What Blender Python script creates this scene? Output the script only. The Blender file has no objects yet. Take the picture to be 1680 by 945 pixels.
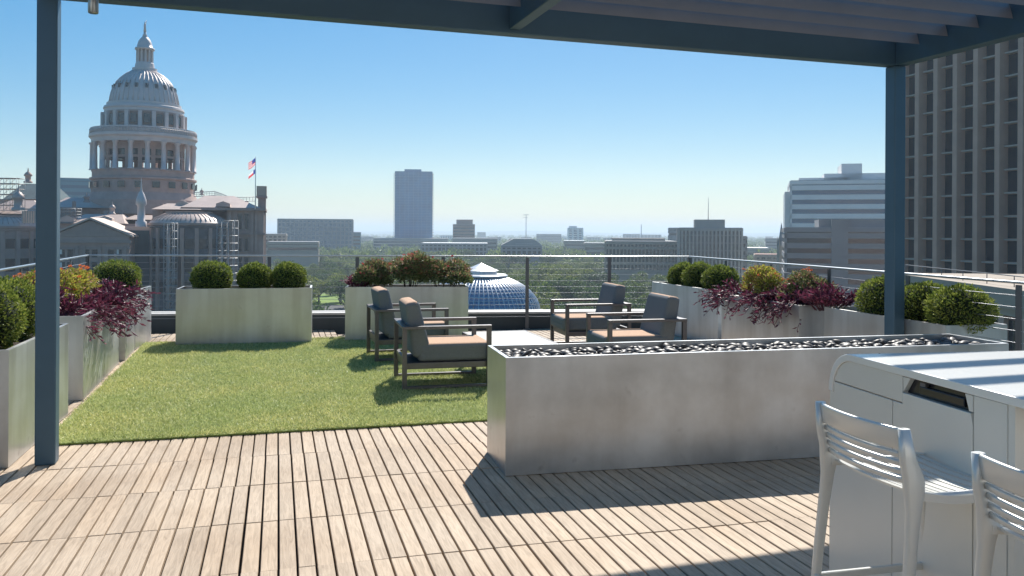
import bpy, math, random
import numpy as np
from mathutils import Matrix, Vector

random.seed(7); rng = np.random.default_rng(7)
PI = math.pi
S = bpy.context.scene
COL = S.collection

# ------------------------------------------------------------------ camera
FPX, CX, HY, ROLL, EYE = 1375.0, 840.0, 381.0, 0.0052, 1.55
cam = bpy.data.cameras.new('camera'); camo = bpy.data.objects.new('camera', cam); COL.objects.link(camo)
cam.sensor_width = 36; cam.lens = 36*FPX/1680; cam.shift_y = -(472.5-HY)/1680
cam.clip_start = .05; cam.clip_end = 40000
cr, sr = math.cos(ROLL), math.sin(ROLL)
camo.matrix_world = Matrix(((cr, -sr, 0, 0), (0, 0, -1, 0), (sr, cr, 0, EYE), (0, 0, 0, 1)))
S.camera = camo

# ------------------------------------------------------------------ sky and sun
SUN_EL, SUN_AZ = math.radians(44), math.radians(9.5)      # azimuth to the right of +Y
w = bpy.data.worlds.new('World'); S.world = w; w.use_nodes = True
nt = w.node_tree; bg = nt.nodes['Background']
sk = nt.nodes.new('ShaderNodeTexSky'); sk.sky_type = 'NISHITA'; sk.sun_disc = False
sk.sun_elevation = SUN_EL; sk.sun_rotation = SUN_AZ; sk.altitude = 200
sk.air_density = 1.0; sk.dust_density = 0.3; sk.ozone_density = 3.0
hs = nt.nodes.new('ShaderNodeHueSaturation'); hs.inputs['Saturation'].default_value = 1.9; hs.inputs['Hue'].default_value = .498
gmn = nt.nodes.new('ShaderNodeGamma'); gmn.inputs[1].default_value = .62
nt.links.new(sk.outputs[0], gmn.inputs[0]); nt.links.new(gmn.outputs[0], hs.inputs['Color']); nt.links.new(hs.outputs[0], bg.inputs[0]); bg.inputs[1].default_value = 0.15
sl = bpy.data.lights.new('sun', 'SUN'); sl.energy = 5.0; sl.angle = math.radians(.53); sl.color = (1, .95, .87)
so = bpy.data.objects.new('sun', sl); COL.objects.link(so)
sd = Vector((math.sin(SUN_AZ)*math.cos(SUN_EL), math.cos(SUN_AZ)*math.cos(SUN_EL), math.sin(SUN_EL)))
so.rotation_euler = sd.to_track_quat('Z', 'Y').to_euler()
so.location = (0, 0, 30)
S.view_settings.view_transform = 'Standard'; S.view_settings.look = 'None'
S.view_settings.exposure = 0.6; S.view_settings.gamma = 1

# ------------------------------------------------------------------ measuring helpers
def ray(px, py):
    u, v = px-CX, HY-py
    return (u*cr-v*sr)/FPX, (u*sr+v*cr)/FPX
def G(px, py, z=0.0):
    a, e = ray(px, py); t = (z-EYE)/e
    return Vector((a*t, t, z))
def D(px, py, d):
    a, e = ray(px, py)
    return Vector((a*d, d, EYE+e*d))

# ------------------------------------------------------------------ materials
def mat(name, col, rough=.6, metal=0, var=0, scale=5, bump=0, bscale=None, spec=.5, col2=None, stretch=None, trans=0, rvar=0):
    m = bpy.data.materials.new(name); m.use_nodes = True
    n = m.node_tree.nodes; l = m.node_tree.links; b = n['Principled BSDF']
    b.inputs['Base Color'].default_value = (*col, 1); b.inputs['Roughness'].default_value = rough
    b.inputs['Metallic'].default_value = metal; b.inputs['Specular IOR Level'].default_value = spec
    if var or bump or col2 or rvar:
        tc = n.new('ShaderNodeTexCoord'); mp = n.new('ShaderNodeMapping'); l.new(tc.outputs['Object'], mp.inputs[0])
        if stretch: mp.inputs['Scale'].default_value = stretch
        nz = n.new('ShaderNodeTexNoise'); nz.inputs['Scale'].default_value = scale; nz.inputs['Detail'].default_value = 6
        nz.inputs['Roughness'].default_value = .62
        l.new(mp.outputs[0], nz.inputs[0])
        if var or col2:
            r = n.new('ShaderNodeValToRGB'); l.new(nz.outputs[0], r.inputs[0])
            c2 = col2 or tuple(min(1, c*(1+var)) for c in col); c1 = col if col2 else tuple(c*(1-var) for c in col)
            r.color_ramp.elements[0].color = (*c1, 1); r.color_ramp.elements[1].color = (*c2, 1)
            r.color_ramp.elements[0].position = .32; r.color_ramp.elements[1].position = .68
            l.new(r.outputs[0], b.inputs['Base Color'])
        if rvar:
            mr = n.new('ShaderNodeMapRange'); l.new(nz.outputs[0], mr.inputs[0])
            mr.inputs['From Min'].default_value = .3; mr.inputs['From Max'].default_value = .7
            mr.inputs['To Min'].default_value = max(.05, rough-rvar); mr.inputs['To Max'].default_value = rough+rvar
            l.new(mr.outputs[0], b.inputs['Roughness'])
        if bump:
            n2 = n.new('ShaderNodeTexNoise'); n2.inputs['Scale'].default_value = bscale or scale*4; n2.inputs['Detail'].default_value = 4
            l.new(mp.outputs[0], n2.inputs[0])
            bp = n.new('ShaderNodeBump'); bp.inputs['Strength'].default_value = bump; bp.inputs['Distance'].default_value = .01
            l.new(n2.outputs[0], bp.inputs['Height']); l.new(bp.outputs[0], b.inputs['Normal'])
    return m

def leafmat(name, c1, c2, scale=6, trans=.35, rough=.5):
    m = bpy.data.materials.new(name); m.use_nodes = True
    n = m.node_tree.nodes; l = m.node_tree.links; b = n['Principled BSDF']; out = n['Material Output']
    g = n.new('ShaderNodeNewGeometry'); r = n.new('ShaderNodeValToRGB')
    l.new(g.outputs['Random Per Island'], r.inputs[0])
    r.color_ramp.elements[0].color = (*c1, 1); r.color_ramp.elements[1].color = (*c2, 1)
    l.new(r.outputs[0], b.inputs['Base Color']); b.inputs['Roughness'].default_value = rough
    b.inputs['Specular IOR Level'].default_value = .35
    t = n.new('ShaderNodeBsdfTranslucent'); l.new(r.outputs[0], t.inputs[0])
    mx = n.new('ShaderNodeMixShader'); mx.inputs[0].default_value = trans
    l.new(b.outputs[0], mx.inputs[1]); l.new(t.outputs[0], mx.inputs[2]); l.new(mx.outputs[0], out.inputs[0])
    return m

def woodmat(name, base, dark):
    m = bpy.data.materials.new(name); m.use_nodes = True
    n = m.node_tree.nodes; l = m.node_tree.links; b = n['Principled BSDF']
    tc = n.new('ShaderNodeTexCoord'); mp = n.new('ShaderNodeMapping'); mp.inputs['Scale'].default_value = (60, 5, 30)
    g = n.new('ShaderNodeNewGeometry')
    add = n.new('ShaderNodeVectorMath'); add.operation = 'ADD'
    cmb = n.new('ShaderNodeCombineXYZ'); mul = n.new('ShaderNodeMath'); mul.operation = 'MULTIPLY'; mul.inputs[1].default_value = 43
    l.new(g.outputs['Random Per Island'], mul.inputs[0]); l.new(mul.outputs[0], cmb.inputs[1]); l.new(mul.outputs[0], cmb.inputs[2])
    l.new(tc.outputs['Object'], add.inputs[0]); l.new(cmb.outputs[0], add.inputs[1]); l.new(add.outputs[0], mp.inputs[0])
    nz = n.new('ShaderNodeTexNoise'); nz.inputs['Scale'].default_value = 1; nz.inputs['Detail'].default_value = 7; nz.inputs['Distortion'].default_value = 1.2
    l.new(mp.outputs[0], nz.inputs[0])
    r = n.new('ShaderNodeValToRGB'); l.new(nz.outputs[0], r.inputs[0])
    r.color_ramp.elements[0].color = (*dark, 1); r.color_ramp.elements[0].position = .25
    r.color_ramp.elements[1].color = (*base, 1); r.color_ramp.elements[1].position = .62
    # per board tint
    r2 = n.new('ShaderNodeValToRGB'); l.new(g.outputs['Random Per Island'], r2.inputs[0])
    r2.color_ramp.elements[0].color = (.87, .85, .83, 1); r2.color_ramp.elements[1].color = (1.04, 1, .95, 1)
    e = r2.color_ramp.elements.new(.5); e.color = (.97, .95, .93, 1)
    mx = n.new('ShaderNodeMixRGB'); mx.blend_type = 'MULTIPLY'; mx.inputs[0].default_value = 1
    l.new(r.outputs[0], mx.inputs[1]); l.new(r2.outputs[0], mx.inputs[2])
    # broad weathering
    n3 = n.new('ShaderNodeTexNoise'); n3.inputs['Scale'].default_value = 1.3; n3.inputs['Detail'].default_value = 5
    l.new(tc.outputs['Object'], n3.inputs[0])
    r3 = n.new('ShaderNodeValToRGB'); l.new(n3.outputs[0], r3.inputs[0])
    r3.color_ramp.elements[0].color = (.84, .80, .76, 1); r3.color_ramp.elements[0].position = .35
    r3.color_ramp.elements[1].color = (1, 1, 1, 1); r3.color_ramp.elements[1].position = .6
    m2 = n.new('ShaderNodeMixRGB'); m2.blend_type = 'MULTIPLY'; m2.inputs[0].default_value = 1
    l.new(mx.outputs[0], m2.inputs[1]); l.new(r3.outputs[0], m2.inputs[2]); l.new(m2.outputs[0], b.inputs['Base Color'])
    b.inputs['Roughness'].default_value = .7; b.inputs['Specular IOR Level'].default_value = .3
    bp = n.new('ShaderNodeBump'); bp.inputs['Strength'].default_value = .35; bp.inputs['Distance'].default_value = .003
    l.new(nz.outputs[0], bp.inputs['Height']); l.new(bp.outputs[0], b.inputs['Normal'])
    return m

M = {}
M['wood'] = woodmat('weathered_deck_wood', (.52, .425, .325), (.35, .28, .21))
M['slab'] = mat('roof_slab', (.05, .045, .04), .9)
def steelmat(name, c1, c2, rough, st=.7):
    m = mat(name, c1, rough, .8, col2=c2, scale=1.7, rvar=.08, bump=.03, bscale=35)
    n = m.node_tree.nodes; l = m.node_tree.links; b = n['Principled BSDF']; src = b.inputs['Base Color'].links[0].from_socket
    tc = n.new('ShaderNodeTexCoord'); mp = n.new('ShaderNodeMapping'); mp.inputs['Scale'].default_value = (9, 9, .8); l.new(tc.outputs['Object'], mp.inputs[0])
    nz = n.new('ShaderNodeTexNoise'); nz.inputs['Scale'].default_value = 1; nz.inputs['Detail'].default_value = 5; l.new(mp.outputs[0], nz.inputs[0])
    r = n.new('ShaderNodeValToRGB'); l.new(nz.outputs[0], r.inputs[0]); r.color_ramp.elements[0].color = (.80, .79, .78, 1); r.color_ramp.elements[0].position = .35
    r.color_ramp.elements[1].color = (1, 1, 1, 1); r.color_ramp.elements[1].position = .62
    sp_ = n.new('ShaderNodeTexNoise'); sp_.inputs['Scale'].default_value = 7; sp_.inputs['Detail'].default_value = 3; l.new(tc.outputs['Object'], sp_.inputs[0])
    r2 = n.new('ShaderNodeValToRGB'); l.new(sp_.outputs[0], r2.inputs[0]); r2.color_ramp.elements[0].color = (1, 1, 1, 1); r2.color_ramp.elements[0].position = .66
    r2.color_ramp.elements[1].color = (.62, .60, .60, 1); r2.color_ramp.elements[1].position = .80
    a = n.new('ShaderNodeMixRGB'); a.blend_type = 'MULTIPLY'; a.inputs[0].default_value = st; l.new(src, a.inputs[1]); l.new(r.outputs[0], a.inputs[2])
    c = n.new('ShaderNodeMixRGB'); c.blend_type = 'MULTIPLY'; c.inputs[0].default_value = .8; l.new(a.outputs[0], c.inputs[1]); l.new(r2.outputs[0], c.inputs[2]); l.new(c.outputs[0], b.inputs['Base Color'])
    return m
M['gravel'] = mat('roof_gravel', (.42, .30, .24), .9, var=.5, scale=30)
M['turf'] = mat('turf_backing', (.16, .21, .05), .9, var=.3, scale=20)
M['steel'] = 0
M['steel_big'] = 0
M['soil'] = mat('soil', (.05, .035, .025), 1, var=.5, scale=60, bump=1)
M['steel'] = steelmat('brushed_zinc', (.52, .53, .53), (.66, .67, .67), .40); M['steel_big'] = steelmat('stained_zinc', (.44, .455, .47), (.66, .68, .70), .34, .3)
M['rail'] = mat('rail_steel', (.13, .135, .145), .45, .6)
M['railtop'] = mat('rail_top_steel', (.42, .44, .46), .32, .85)
M['cable'] = mat('cable_steel', (.34, .35, .37), .4, .8)
M['fascia'] = mat('dark_fascia', (.035, .05, .06), .45, .2, var=.15, scale=3)
M['cap'] = mat('parapet_cap', (.50, .48, .45), .6, 0, var=.1, scale=8)
M['perg'] = mat('pergola_paint_veiled', (.055, .112, .165), .42, .25, var=.05, scale=3)  # dark grey paint shifted to blue, lens veil put into the colour
M['louvre'] = mat('louvre_paint', (.23, .22, .22), .45, .15, var=.05, scale=3)
M['chrome'] = mat('lamp_housing', (.35, .37, .38), .3, .9)
M['frame'] = mat('chair_frame_metal', (.13, .125, .13), .38, .6, var=.08, scale=10)
M['fabric'] = mat('grey_cushion_fabric', (.17, .185, .195), .95, 0, var=.12, scale=120, bump=.3, bscale=500, spec=.15)
M['fabric_tan'] = mat('tan_cushion_top', (.56, .38, .265), .95, 0, var=.10, scale=60, bump=.3, bscale=500, spec=.15)  # lighter tan, used only on the top faces of the cushions
M['table'] = mat('table_slats', (.36, .35, .32), .6, 0, var=.1, scale=10)
M['stone_b'] = mat('river_stone', (.035, .033, .035), .5, 0, col2=(.12, .11, .105), scale=14, spec=.35)
M['bar'] = mat('bar_powder_coat', (.66, .65, .60), .32, .1, var=.03, scale=2)
M['bartop'] = mat('bar_top_coat', (.74, .74, .71), .25, .1, var=.03, scale=3)
M['barslot'] = mat('slot_black', (.01, .012, .018), .25)
M['stool'] = mat('stool_aluminium', (.64, .64, .61), .34, .35)
M['grass'] = leafmat('grass_blade', (.28, .33, .085), (.84, .80, .42), trans=.3, rough=.45)
M['box_leaf'] = leafmat('box_leaf', (.06, .11, .015), (.34, .38, .08), trans=.35)
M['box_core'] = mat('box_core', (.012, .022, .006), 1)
M['purple'] = leafmat('purple_leaf', (.045, .010, .025), (.26, .06, .11), trans=.25, rough=.5)
M['purple_stem'] = mat('purple_stem', (.10, .03, .05), .6)
M['lantana'] = leafmat('lantana_leaf', (.16, .22, .03), (.60, .52, .10), trans=.35)
M['rose_leaf'] = leafmat('shrub_leaf', (.05, .09, .025), (.32, .34, .14), trans=.3)
M['copper_leaf'] = leafmat('copper_leaf', (.18, .06, .05), (.52, .34, .20), trans=.35)
M['flower'] = leafmat('flower_petal', (.70, .10, .05), (.85, .35, .12), trans=.3)
M['flower_red'] = leafmat('flower_red', (.60, .04, .08), (.75, .16, .14), trans=.3)
M['tree_a'] = leafmat('tree_leaf_a', (.03, .06, .018), (.27, .34, .09), trans=.3)
M['tree_b'] = leafmat('tree_leaf_b', (.05, .085, .02), (.38, .42, .11), trans=.3)
M['tree_c'] = leafmat('tree_leaf_c', (.02, .045, .018), (.16, .24, .08), trans=.3)
M['bark'] = mat('bark', (.09, .07, .055), .95, var=.3, scale=4)
M['granite'] = mat('pink_granite', (.43, .30, .255), .85, 0, var=.14, scale=.35)
M['granite_d'] = mat('granite_trim', (.36, .26, .225), .85, 0, var=.1, scale=.5)
M['domewhite'] = mat('painted_dome_metal', (.60, .52, .49), .5, .1, var=.08, scale=.3)
M['caproof'] = mat('copper_grey_roof', (.46, .355, .305), .5, .1, var=.12, scale=.25)
M['scrim'] = mat('scaffold_net', (.045, .085, .10), .9, var=.2, scale=.4)
M['glassdk'] = mat('dark_window_glass', (.02, .028, .035), .12, 0, spec=.7)
M['glassblue'] = mat('blue_curtain_glass', (.006, .17, .36), .5, 0, var=.2, scale=.08, spec=.25)
M['glassmid'] = mat('hazy_blue_glass', (.04, .12, .20), .2, .2, spec=.8)
M['towerglass'] = mat('tower_glass', (.008, .02, .035), .5, 0, spec=.12)
M['bluelines'] = mat('blue_spandrel', (.10, .30, .45), .4)
M['glassteal'] = mat('teal_glass', (.06, .20, .28), .2, .2, spec=.8)
M['conc'] = mat('brown_concrete', (.52, .345, .26), .9, var=.1, scale=.3)
M['conc_l'] = mat('pale_concrete', (.42, .38, .34), .9, var=.1, scale=.1)
M['white'] = mat('white_concrete', (.80, .78, .75), .8, var=.06, scale=.1)
M['greyb'] = mat('grey_concrete', (.27, .265, .27), .85, var=.08, scale=.1)
M['tanb'] = mat('tan_stone', (.40, .33, .26), .9, var=.1, scale=.1)
M['brick'] = mat('red_brick', (.28, .15, .12), .9, var=.12, scale=.2)
M['roofw'] = mat('white_roof', (.80, .79, .76), .7)
M['roofg'] = mat('grey_roof', (.34, .33, .33), .8, var=.1, scale=.1)
M['ground'] = mat('city_ground', (.03, .05, .022), 1, col2=(.08, .085, .055), scale=.012)
M['lawn'] = mat('lawn', (.16, .24, .04), 1, var=.2, scale=.1)
M['asphalt'] = mat('asphalt', (.06, .06, .065), .9, var=.1, scale=.3)
M['hill'] = mat('far_hill', (.05, .08, .05), 1, var=.2, scale=.002)
M['ribmetal'] = mat('dome_rib', (.62, .64, .67), .4, .5)
M['domeglass'] = mat('dome_glass', (.10, .20, .34), .25, .2, spec=.8)
M['penthouse'] = mat('bounce_wall_cream', (.64, .61, .56), .9, var=.04, scale=2)
M['pipe'] = mat('scaffold_pipe', (.42, .42, .42), .5, .5)
for k_, c_ in (('flagred', (.75, .06, .07)), ('flagwhite', (.85, .85, .85)), ('flagblue', (.05, .08, .30))): M[k_] = leafmat(k_, c_, c_, trans=.55, rough=.9)
M['net'] = mat('grey_scaffold_net', (.13, .13, .14), .9, var=.25, scale=.5)

# ------------------------------------------------------------------ mesh helpers
class MB:
    def __init__(s): s.v = []; s.f = []; s.m = []; s.sm = []
    def poly(s, pts, mi=0, smooth=False):
        k = len(s.v); s.v += [tuple(p) for p in pts]; s.f.append(tuple(range(k, k+len(pts)))); s.m.append(mi); s.sm.append(smooth)
    def hexa(s, b, t, mi=0):      # bottom 4 (ccw), top 4
        k = len(s.v); s.v += [tuple(p) for p in b]+[tuple(p) for p in t]
        for f in ((3,2,1,0), (4,5,6,7), (0,1,5,4), (1,2,6,5), (2,3,7,6), (3,0,4,7)):
            s.f.append(tuple(k+i for i in f)); s.m.append(mi); s.sm.append(False)
        return s
    def box(s, x0, x1, y0, y1, z0, z1, mi=0):
        return s.hexa([(x0,y0,z0),(x1,y0,z0),(x1,y1,z0),(x0,y1,z0)], [(x0,y0,z1),(x1,y0,z1),(x1,y1,z1),(x0,y1,z1)], mi)
    def bar(s, a, b, w, h=None, mi=0, up=(0,0,1)):   # rectangular bar from a to b
        a = Vector(a); b = Vector(b); h = h or w
        d = (b-a).normalized(); u = Vector(up)
        if abs(d.dot(u)) > .95: u = Vector((0,1,0))
        r = d.cross(u).normalized()*(w/2); q = r.cross(d).normalized()*(h/2)
        return s.hexa([a-r-q, a+r-q, b+r-q, b-r-q], [a-r+q, a+r+q, b+r+q, b-r+q], mi)
    def tube(s, pts, rad, n=8, mi=0, cap=True):
        pts = [Vector(p) for p in pts]; k = len(s.v)
        if not hasattr(rad, '__len__'): rad = [rad]*len(pts)
        for i, p in enumerate(pts):
            d = (pts[min(i+1, len(pts)-1)]-pts[max(i-1, 0)]).normalized()
            u = Vector((0,0,1)) if abs(d.z) < .9 else Vector((0,1,0))
            r = d.cross(u).normalized(); q = r.cross(d).normalized()
            for j in range(n):
                a = 2*PI*j/n; s.v.append(tuple(p+(r*math.cos(a)+q*math.sin(a))*rad[i]))
        for i in range(len(pts)-1):
            for j in range(n):
                s.f.append((k+i*n+j, k+i*n+(j+1) % n, k+(i+1)*n+(j+1) % n, k+(i+1)*n+j)); s.m.append(mi); s.sm.append(True)
        if cap:
            s.f.append(tuple(k+j for j in range(n))[::-1]); s.m.append(mi); s.sm.append(False)
            e = k+(len(pts)-1)*n; s.f.append(tuple(e+j for j in range(n))); s.m.append(mi); s.sm.append(False)
        return s
    def lathe(s, prof, c=(0,0), n=32, mi=0, a0=0, a1=2*PI, smooth=True):   # prof: (r,z)
        k = len(s.v); full = abs(a1-a0-2*PI) < 1e-6; nn = n if full else n+1
        for r, z in prof:
            for j in range(nn):
                a = a0+(a1-a0)*j/n; s.v.append((c[0]+r*math.cos(a), c[1]+r*math.sin(a), z))
        for i in range(len(prof)-1):
            for j in range(n):
                j2 = (j+1) % nn
                s.f.append((k+i*nn+j, k+i*nn+j2, k+(i+1)*nn+j2, k+(i+1)*nn+j)); s.m.append(mi); s.sm.append(smooth)
        return s
    def extrude(s, poly, axis_o, ax, ay, d, mi=0):   # polygon (u,v) in plane ax,ay at axis_o, extruded by vector d
        o = Vector(axis_o); ax = Vector(ax); ay = Vector(ay); d = Vector(d); n = len(poly); k = len(s.v)
        for q in (Vector((0,0,0)), d):
            for u, v in poly: s.v.append(tuple(o+ax*u+ay*v+q))
        s.f.append(tuple(k+i for i in range(n))[::-1]); s.m.append(mi); s.sm.append(False)
        s.f.append(tuple(k+n+i for i in range(n))); s.m.append(mi); s.sm.append(False)
        for i in range(n):
            j = (i+1) % n; s.f.append((k+i, k+j, k+n+j, k+n+i)); s.m.append(mi); s.sm.append(False)
        return s
    def build(s, name, mats, parent=None, loc=None, rotz=0, bevel=0, seg=2, recalc=True):
        me = bpy.data.meshes.new(name); me.from_pydata(s.v, [], s.f)
        if not isinstance(mats, (list, tuple)): mats = [mats]
        for m in mats: me.materials.append(m if not isinstance(m, str) else M[m])
        me.polygons.foreach_set('material_index', s.m); me.polygons.foreach_set('use_smooth', s.sm); me.update()
        if recalc:
            import bmesh
            bm = bmesh.new(); bm.from_mesh(me); bmesh.ops.recalc_face_normals(bm, faces=bm.faces); bm.to_mesh(me); bm.free()
        o = bpy.data.objects.new(name, me); COL.objects.link(o)
        if parent: o.parent = parent
        if loc is not None: o.location = loc
        o.rotation_euler = (0, 0, rotz)
        if bevel:
            b = o.modifiers.new('bevel', 'BEVEL'); b.width = bevel; b.segments = seg; b.limit_method = 'ANGLE'
            b.harden_normals = False
        return o

def tag(o, label=None, cat=None, group=None, kind=None):
    if label: o['label'] = label
    if cat: o['category'] = cat
    if group: o['group'] = group
    if kind: o['kind'] = kind
    return o
def thing(name, label, cat, loc=(0,0,0), rotz=0, group=None):
    o = bpy.data.objects.new(name, None); COL.objects.link(o); o.empty_display_size = .2
    o.location = loc; o.rotation_euler = (0, 0, rotz)
    return tag(o, label, cat, group)
def kids(o): return [c for c in COL.objects if c.parent == o]
def copy_tree(o, loc=None, rotz=None, label=None, parent=None, ch=None):
    c = o.copy(); COL.objects.link(c)
    if parent: c.parent = parent
    if loc is not None: c.location = loc
    if rotz is not None: c.rotation_euler = (0, 0, rotz)
    if label: c['label'] = label
    for k in list(o.children): copy_tree(k, parent=c)
    return c

def np_mesh(name, V, Fq, mats, parent=None, mi=None, loc=None):
    """V (n,3), Fq (m,k) uniform faces"""
    me = bpy.data.meshes.new(name); n, k = Fq.shape
    me.vertices.add(len(V)); me.vertices.foreach_set('co', V.astype(np.float32).ravel())
    me.loops.add(n*k); me.loops.foreach_set('vertex_index', Fq.astype(np.int32).ravel())
    me.polygons.add(n); me.polygons.foreach_set('loop_start', np.arange(0, n*k, k, dtype=np.int32))
    try: me.polygons.foreach_set('loop_total', np.full(n, k, dtype=np.int32))
    except Exception: pass
    for m in (mats if isinstance(mats, (list, tuple)) else [mats]): me.materials.append(M[m] if isinstance(m, str) else m)
    if mi is not None: me.polygons.foreach_set('material_index', mi.astype(np.int32))
    me.polygons.foreach_set('use_smooth', np.zeros(n, dtype=bool)); me.update(calc_edges=True)
    o = bpy.data.objects.new(name, me); COL.objects.link(o)
    if parent: o.parent = parent
    if loc is not None: o.location = loc
    return o

def unit(a): return a/np.maximum(np.linalg.norm(a, axis=1, keepdims=True), 1e-9)
def leaves(P, A, L, W, fold=.25):
    """diamond leaves at P, axis A, lengths L, widths W -> V, F(quads)"""
    n = len(P); A = unit(A); R = unit(np.cross(A, unit(rng.normal(size=(n,3))))); N = np.cross(A, R)
    L = np.broadcast_to(np.asarray(L, float).reshape(-1,1), (n,1)); W = np.broadcast_to(np.asarray(W, float).reshape(-1,1), (n,1))
    V = np.stack([P, P+A*L*.45+R*W*.5+N*W*fold, P+A*L, P+A*L*.45-R*W*.5+N*W*fold], 1).reshape(-1, 3)
    return V, np.arange(4*n).reshape(n, 4)

def ball_points(n, r, flat=1.0, jitter=.06):
    d = unit(rng.normal(size=(n,3))); rr = r*(1-np.abs(rng.normal(size=(n,1)))*jitter*1.3+rng.normal(size=(n,1))*.02)
    P = d*rr; P[:,2] *= flat
    return P, d

# ================================================================== SETTING: terrace
A1 = math.radians(-15.6)                    # bearing of the deck boards
d1 = Vector((math.sin(A1), math.cos(A1), 0)); d2 = Vector((math.cos(A1), -math.sin(A1), 0))
DROT = -A1                                   # local +y points along d1
def loc2w(x, y, z=0): return d2*x+d1*y+Vector((0,0,z))
def w2loc(p): return p.dot(d2), p.dot(d1)
# terrace outline (rails)
CL = Vector((-6.39, 12.62, 0)); CR = Vector((2.9, 13.65, 0)); RN = Vector((4.06, 6.65, 0))
dl = Vector((math.sin(math.radians(-18.5)), math.cos(math.radians(-18.5)), 0)); dr = (CR-RN).normalized()
LN = CL-dl*13; RNN = RN-dr*9
slab = MB()
def pt(p, z): return (p.x, p.y, z)
out = [LN-Vector((.5,0,0)), RNN+Vector((.6,0,0)), CR+Vector((.5,.5,0)), CL+Vector((-.5,.5,0))]
slab.hexa([pt(p, -26.5) for p in out], [pt(p, -.045) for p in out])
tag(slab.build('roof_slab', 'slab'), kind='structure')

# decking boards, built in the local frame of the boards
tile, pitch, gap = .68, .085, .0105
V = []; Fs = []
R3dir = None
def inside(x, y):
    p = loc2w(x, y)
    # left edge
    if (p-CL).cross(dl).z < .0 and False: return False
    if (p.x-CL.x)*dl.y-(p.y-CL.y)*dl.x < .15: return False
    if (p.x-CR.x)*dr.y-(p.y-CR.y)*dr.x > -.5: return False
    f = CL+(CR-CL)*((p.x-CL.x)/(CR.x-CL.x))
    return p.y < f.y-.12
x0t, y0t = -9.0, -1.6
g0 = w2loc(G(450, 709.5)); y0t = g0[1]-12*tile
k = 0
for i in range(24):
    for j in range(26):
        tx, ty = x0t+i*tile, y0t+j*tile
        ox, oy = random.gauss(0, .001), random.gauss(0, .0016)
        if random.random() < .15: ox += random.choice((-1, 1))*.002
        tz = random.gauss(0, .0012)
        for b in range(8):
            bx0, bx1 = tx+b*pitch+gap/2+ox, tx+(b+1)*pitch-gap/2+ox
            by0, by1 = ty+.0022+oy+random.random()*.001, ty+tile-.0022+oy
            if not inside((bx0+bx1)/2, (by0+by1)/2): continue
            zt = tz+random.gauss(0, .0008); c = .0025
            vs = [(bx0,by0,-.03),(bx1,by0,-.03),(bx1,by1,-.03),(bx0,by1,-.03),
                  (bx0,by0,zt-c),(bx1,by0,zt-c),(bx1,by1,zt-c),(bx0,by1,zt-c),
                  (bx0+c,by0+c,zt),(bx1-c,by0+c,zt),(bx1-c,by1-c,zt),(bx0+c,by1-c,zt)]
            V += vs
            for f in ((0,1,5,4),(1,2,6,5),(2,3,7,6),(3,0,4,7),(4,5,9,8),(5,6,10,9),(6,7,11,10),(7,4,8,11),(8,9,10,11)):
                Fs.append([k+q for q in f])
            k += 12
deck = np_mesh('deck', np.array(V), np.array(Fs), 'wood'); deck.rotation_euler = (0, 0, DROT)
tag(deck, kind='structure')

# gravel strip between right planters and right rail
gv = MB(); p0, p1 = RNN, CR
off = Vector((dr.y, -dr.x, 0))
gv.poly([pt(p0-off*.62, -.02), pt(p0+off*.25, -.02), pt(p1+off*.1, -.02), pt(p1-off*.62, -.02)])
tag(gv.build('gravel_bed', 'gravel'), kind='structure')
# loose pebbles
n = 5000; tt = rng.random(n)*9+1; ss = rng.random(n)*.62
P = np.array([[p0.x, p0.y, 0]])+np.outer(tt, [dr.x, dr.y, 0])-np.outer(ss, [off.x, off.y, 0])
a = rng.random(n)*.016+.010
oc = np.array([[1,0,0],[0,1,0],[-1,0,0],[0,-1,0],[0,0,.7],[0,0,-.7]])
V = (P[:,None,:]+oc[None]*a[:,None,None]*(1+rng.random((n,6,1))*.4)).reshape(-1,3); V[:,2] -= .008
tri = np.array([[0,1,4],[1,2,4],[2,3,4],[3,0,4]])
Fq = (np.arange(n)[:,None,None]*6+tri[None]).reshape(-1,3)
M['pebble'] = leafmat('pebble', (.26, .15, .11), (.60, .47, .38), trans=0, rough=.8)
tag(np_mesh('pebbles', V, Fq, 'pebble'), 'pinkish brown loose roof pebbles beside the right railing', 'pebbles', kind='stuff')

# turf: near edge parallel to boards joints
TZ = .014
ta = w2loc(G(92, 731)); tb = w2loc(G(787, 692))
ylo = (ta[1]+tb[1])/2
fr = w2loc(G(300, 562)); yhi = fr[1]-.02
xl_n, xl_f = w2loc(G(62, 737))[0], w2loc(G(236, 566))[0]
xr = 3.2
tf = MB(); e = [(xl_n, ylo), (xr, ylo), (xr, yhi), (xl_f, yhi)]
tf.hexa([(x, y, .002) for x, y in e], [(x, y, TZ) for x, y in e])
o = tf.build('turf_base', 'turf', rotz=DROT); tag(o, kind='structure')
n = 210000; u = rng.random(n); v = rng.random(n)**1.15
ys = ylo+(yhi-ylo)*v; xl = xl_n+(xl_f-xl_n)*v; xs = xl+(xr-xl)*u
keep = xs < 1.6+rng.random(n)*1.2; xs, ys = xs[keep], ys[keep]; n = len(xs)
P = np.stack([xs, ys, np.full(n, TZ-.002)], 1)
cl = np.stack([np.sin(xs*9)+np.sin(ys*7+xs*3), np.cos(ys*8)+np.sin(xs*5)], 1)*.25
A = np.stack([rng.normal(size=n)*.9+cl[:,0], rng.normal(size=n)*.9+cl[:,1], np.ones(n)], 1)
V, Fq = leaves(P, A, .026+rng.random(n)*.018, .0045, 0)
o = np_mesh('grass', V, Fq, 'grass'); o.rotation_euler = (0,0,DROT)
gm = M['grass']; n_ = gm.node_tree.nodes; l_ = gm.node_tree.links; rp = next(q for q in n_ if q.type == 'VALTORGB')
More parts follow.
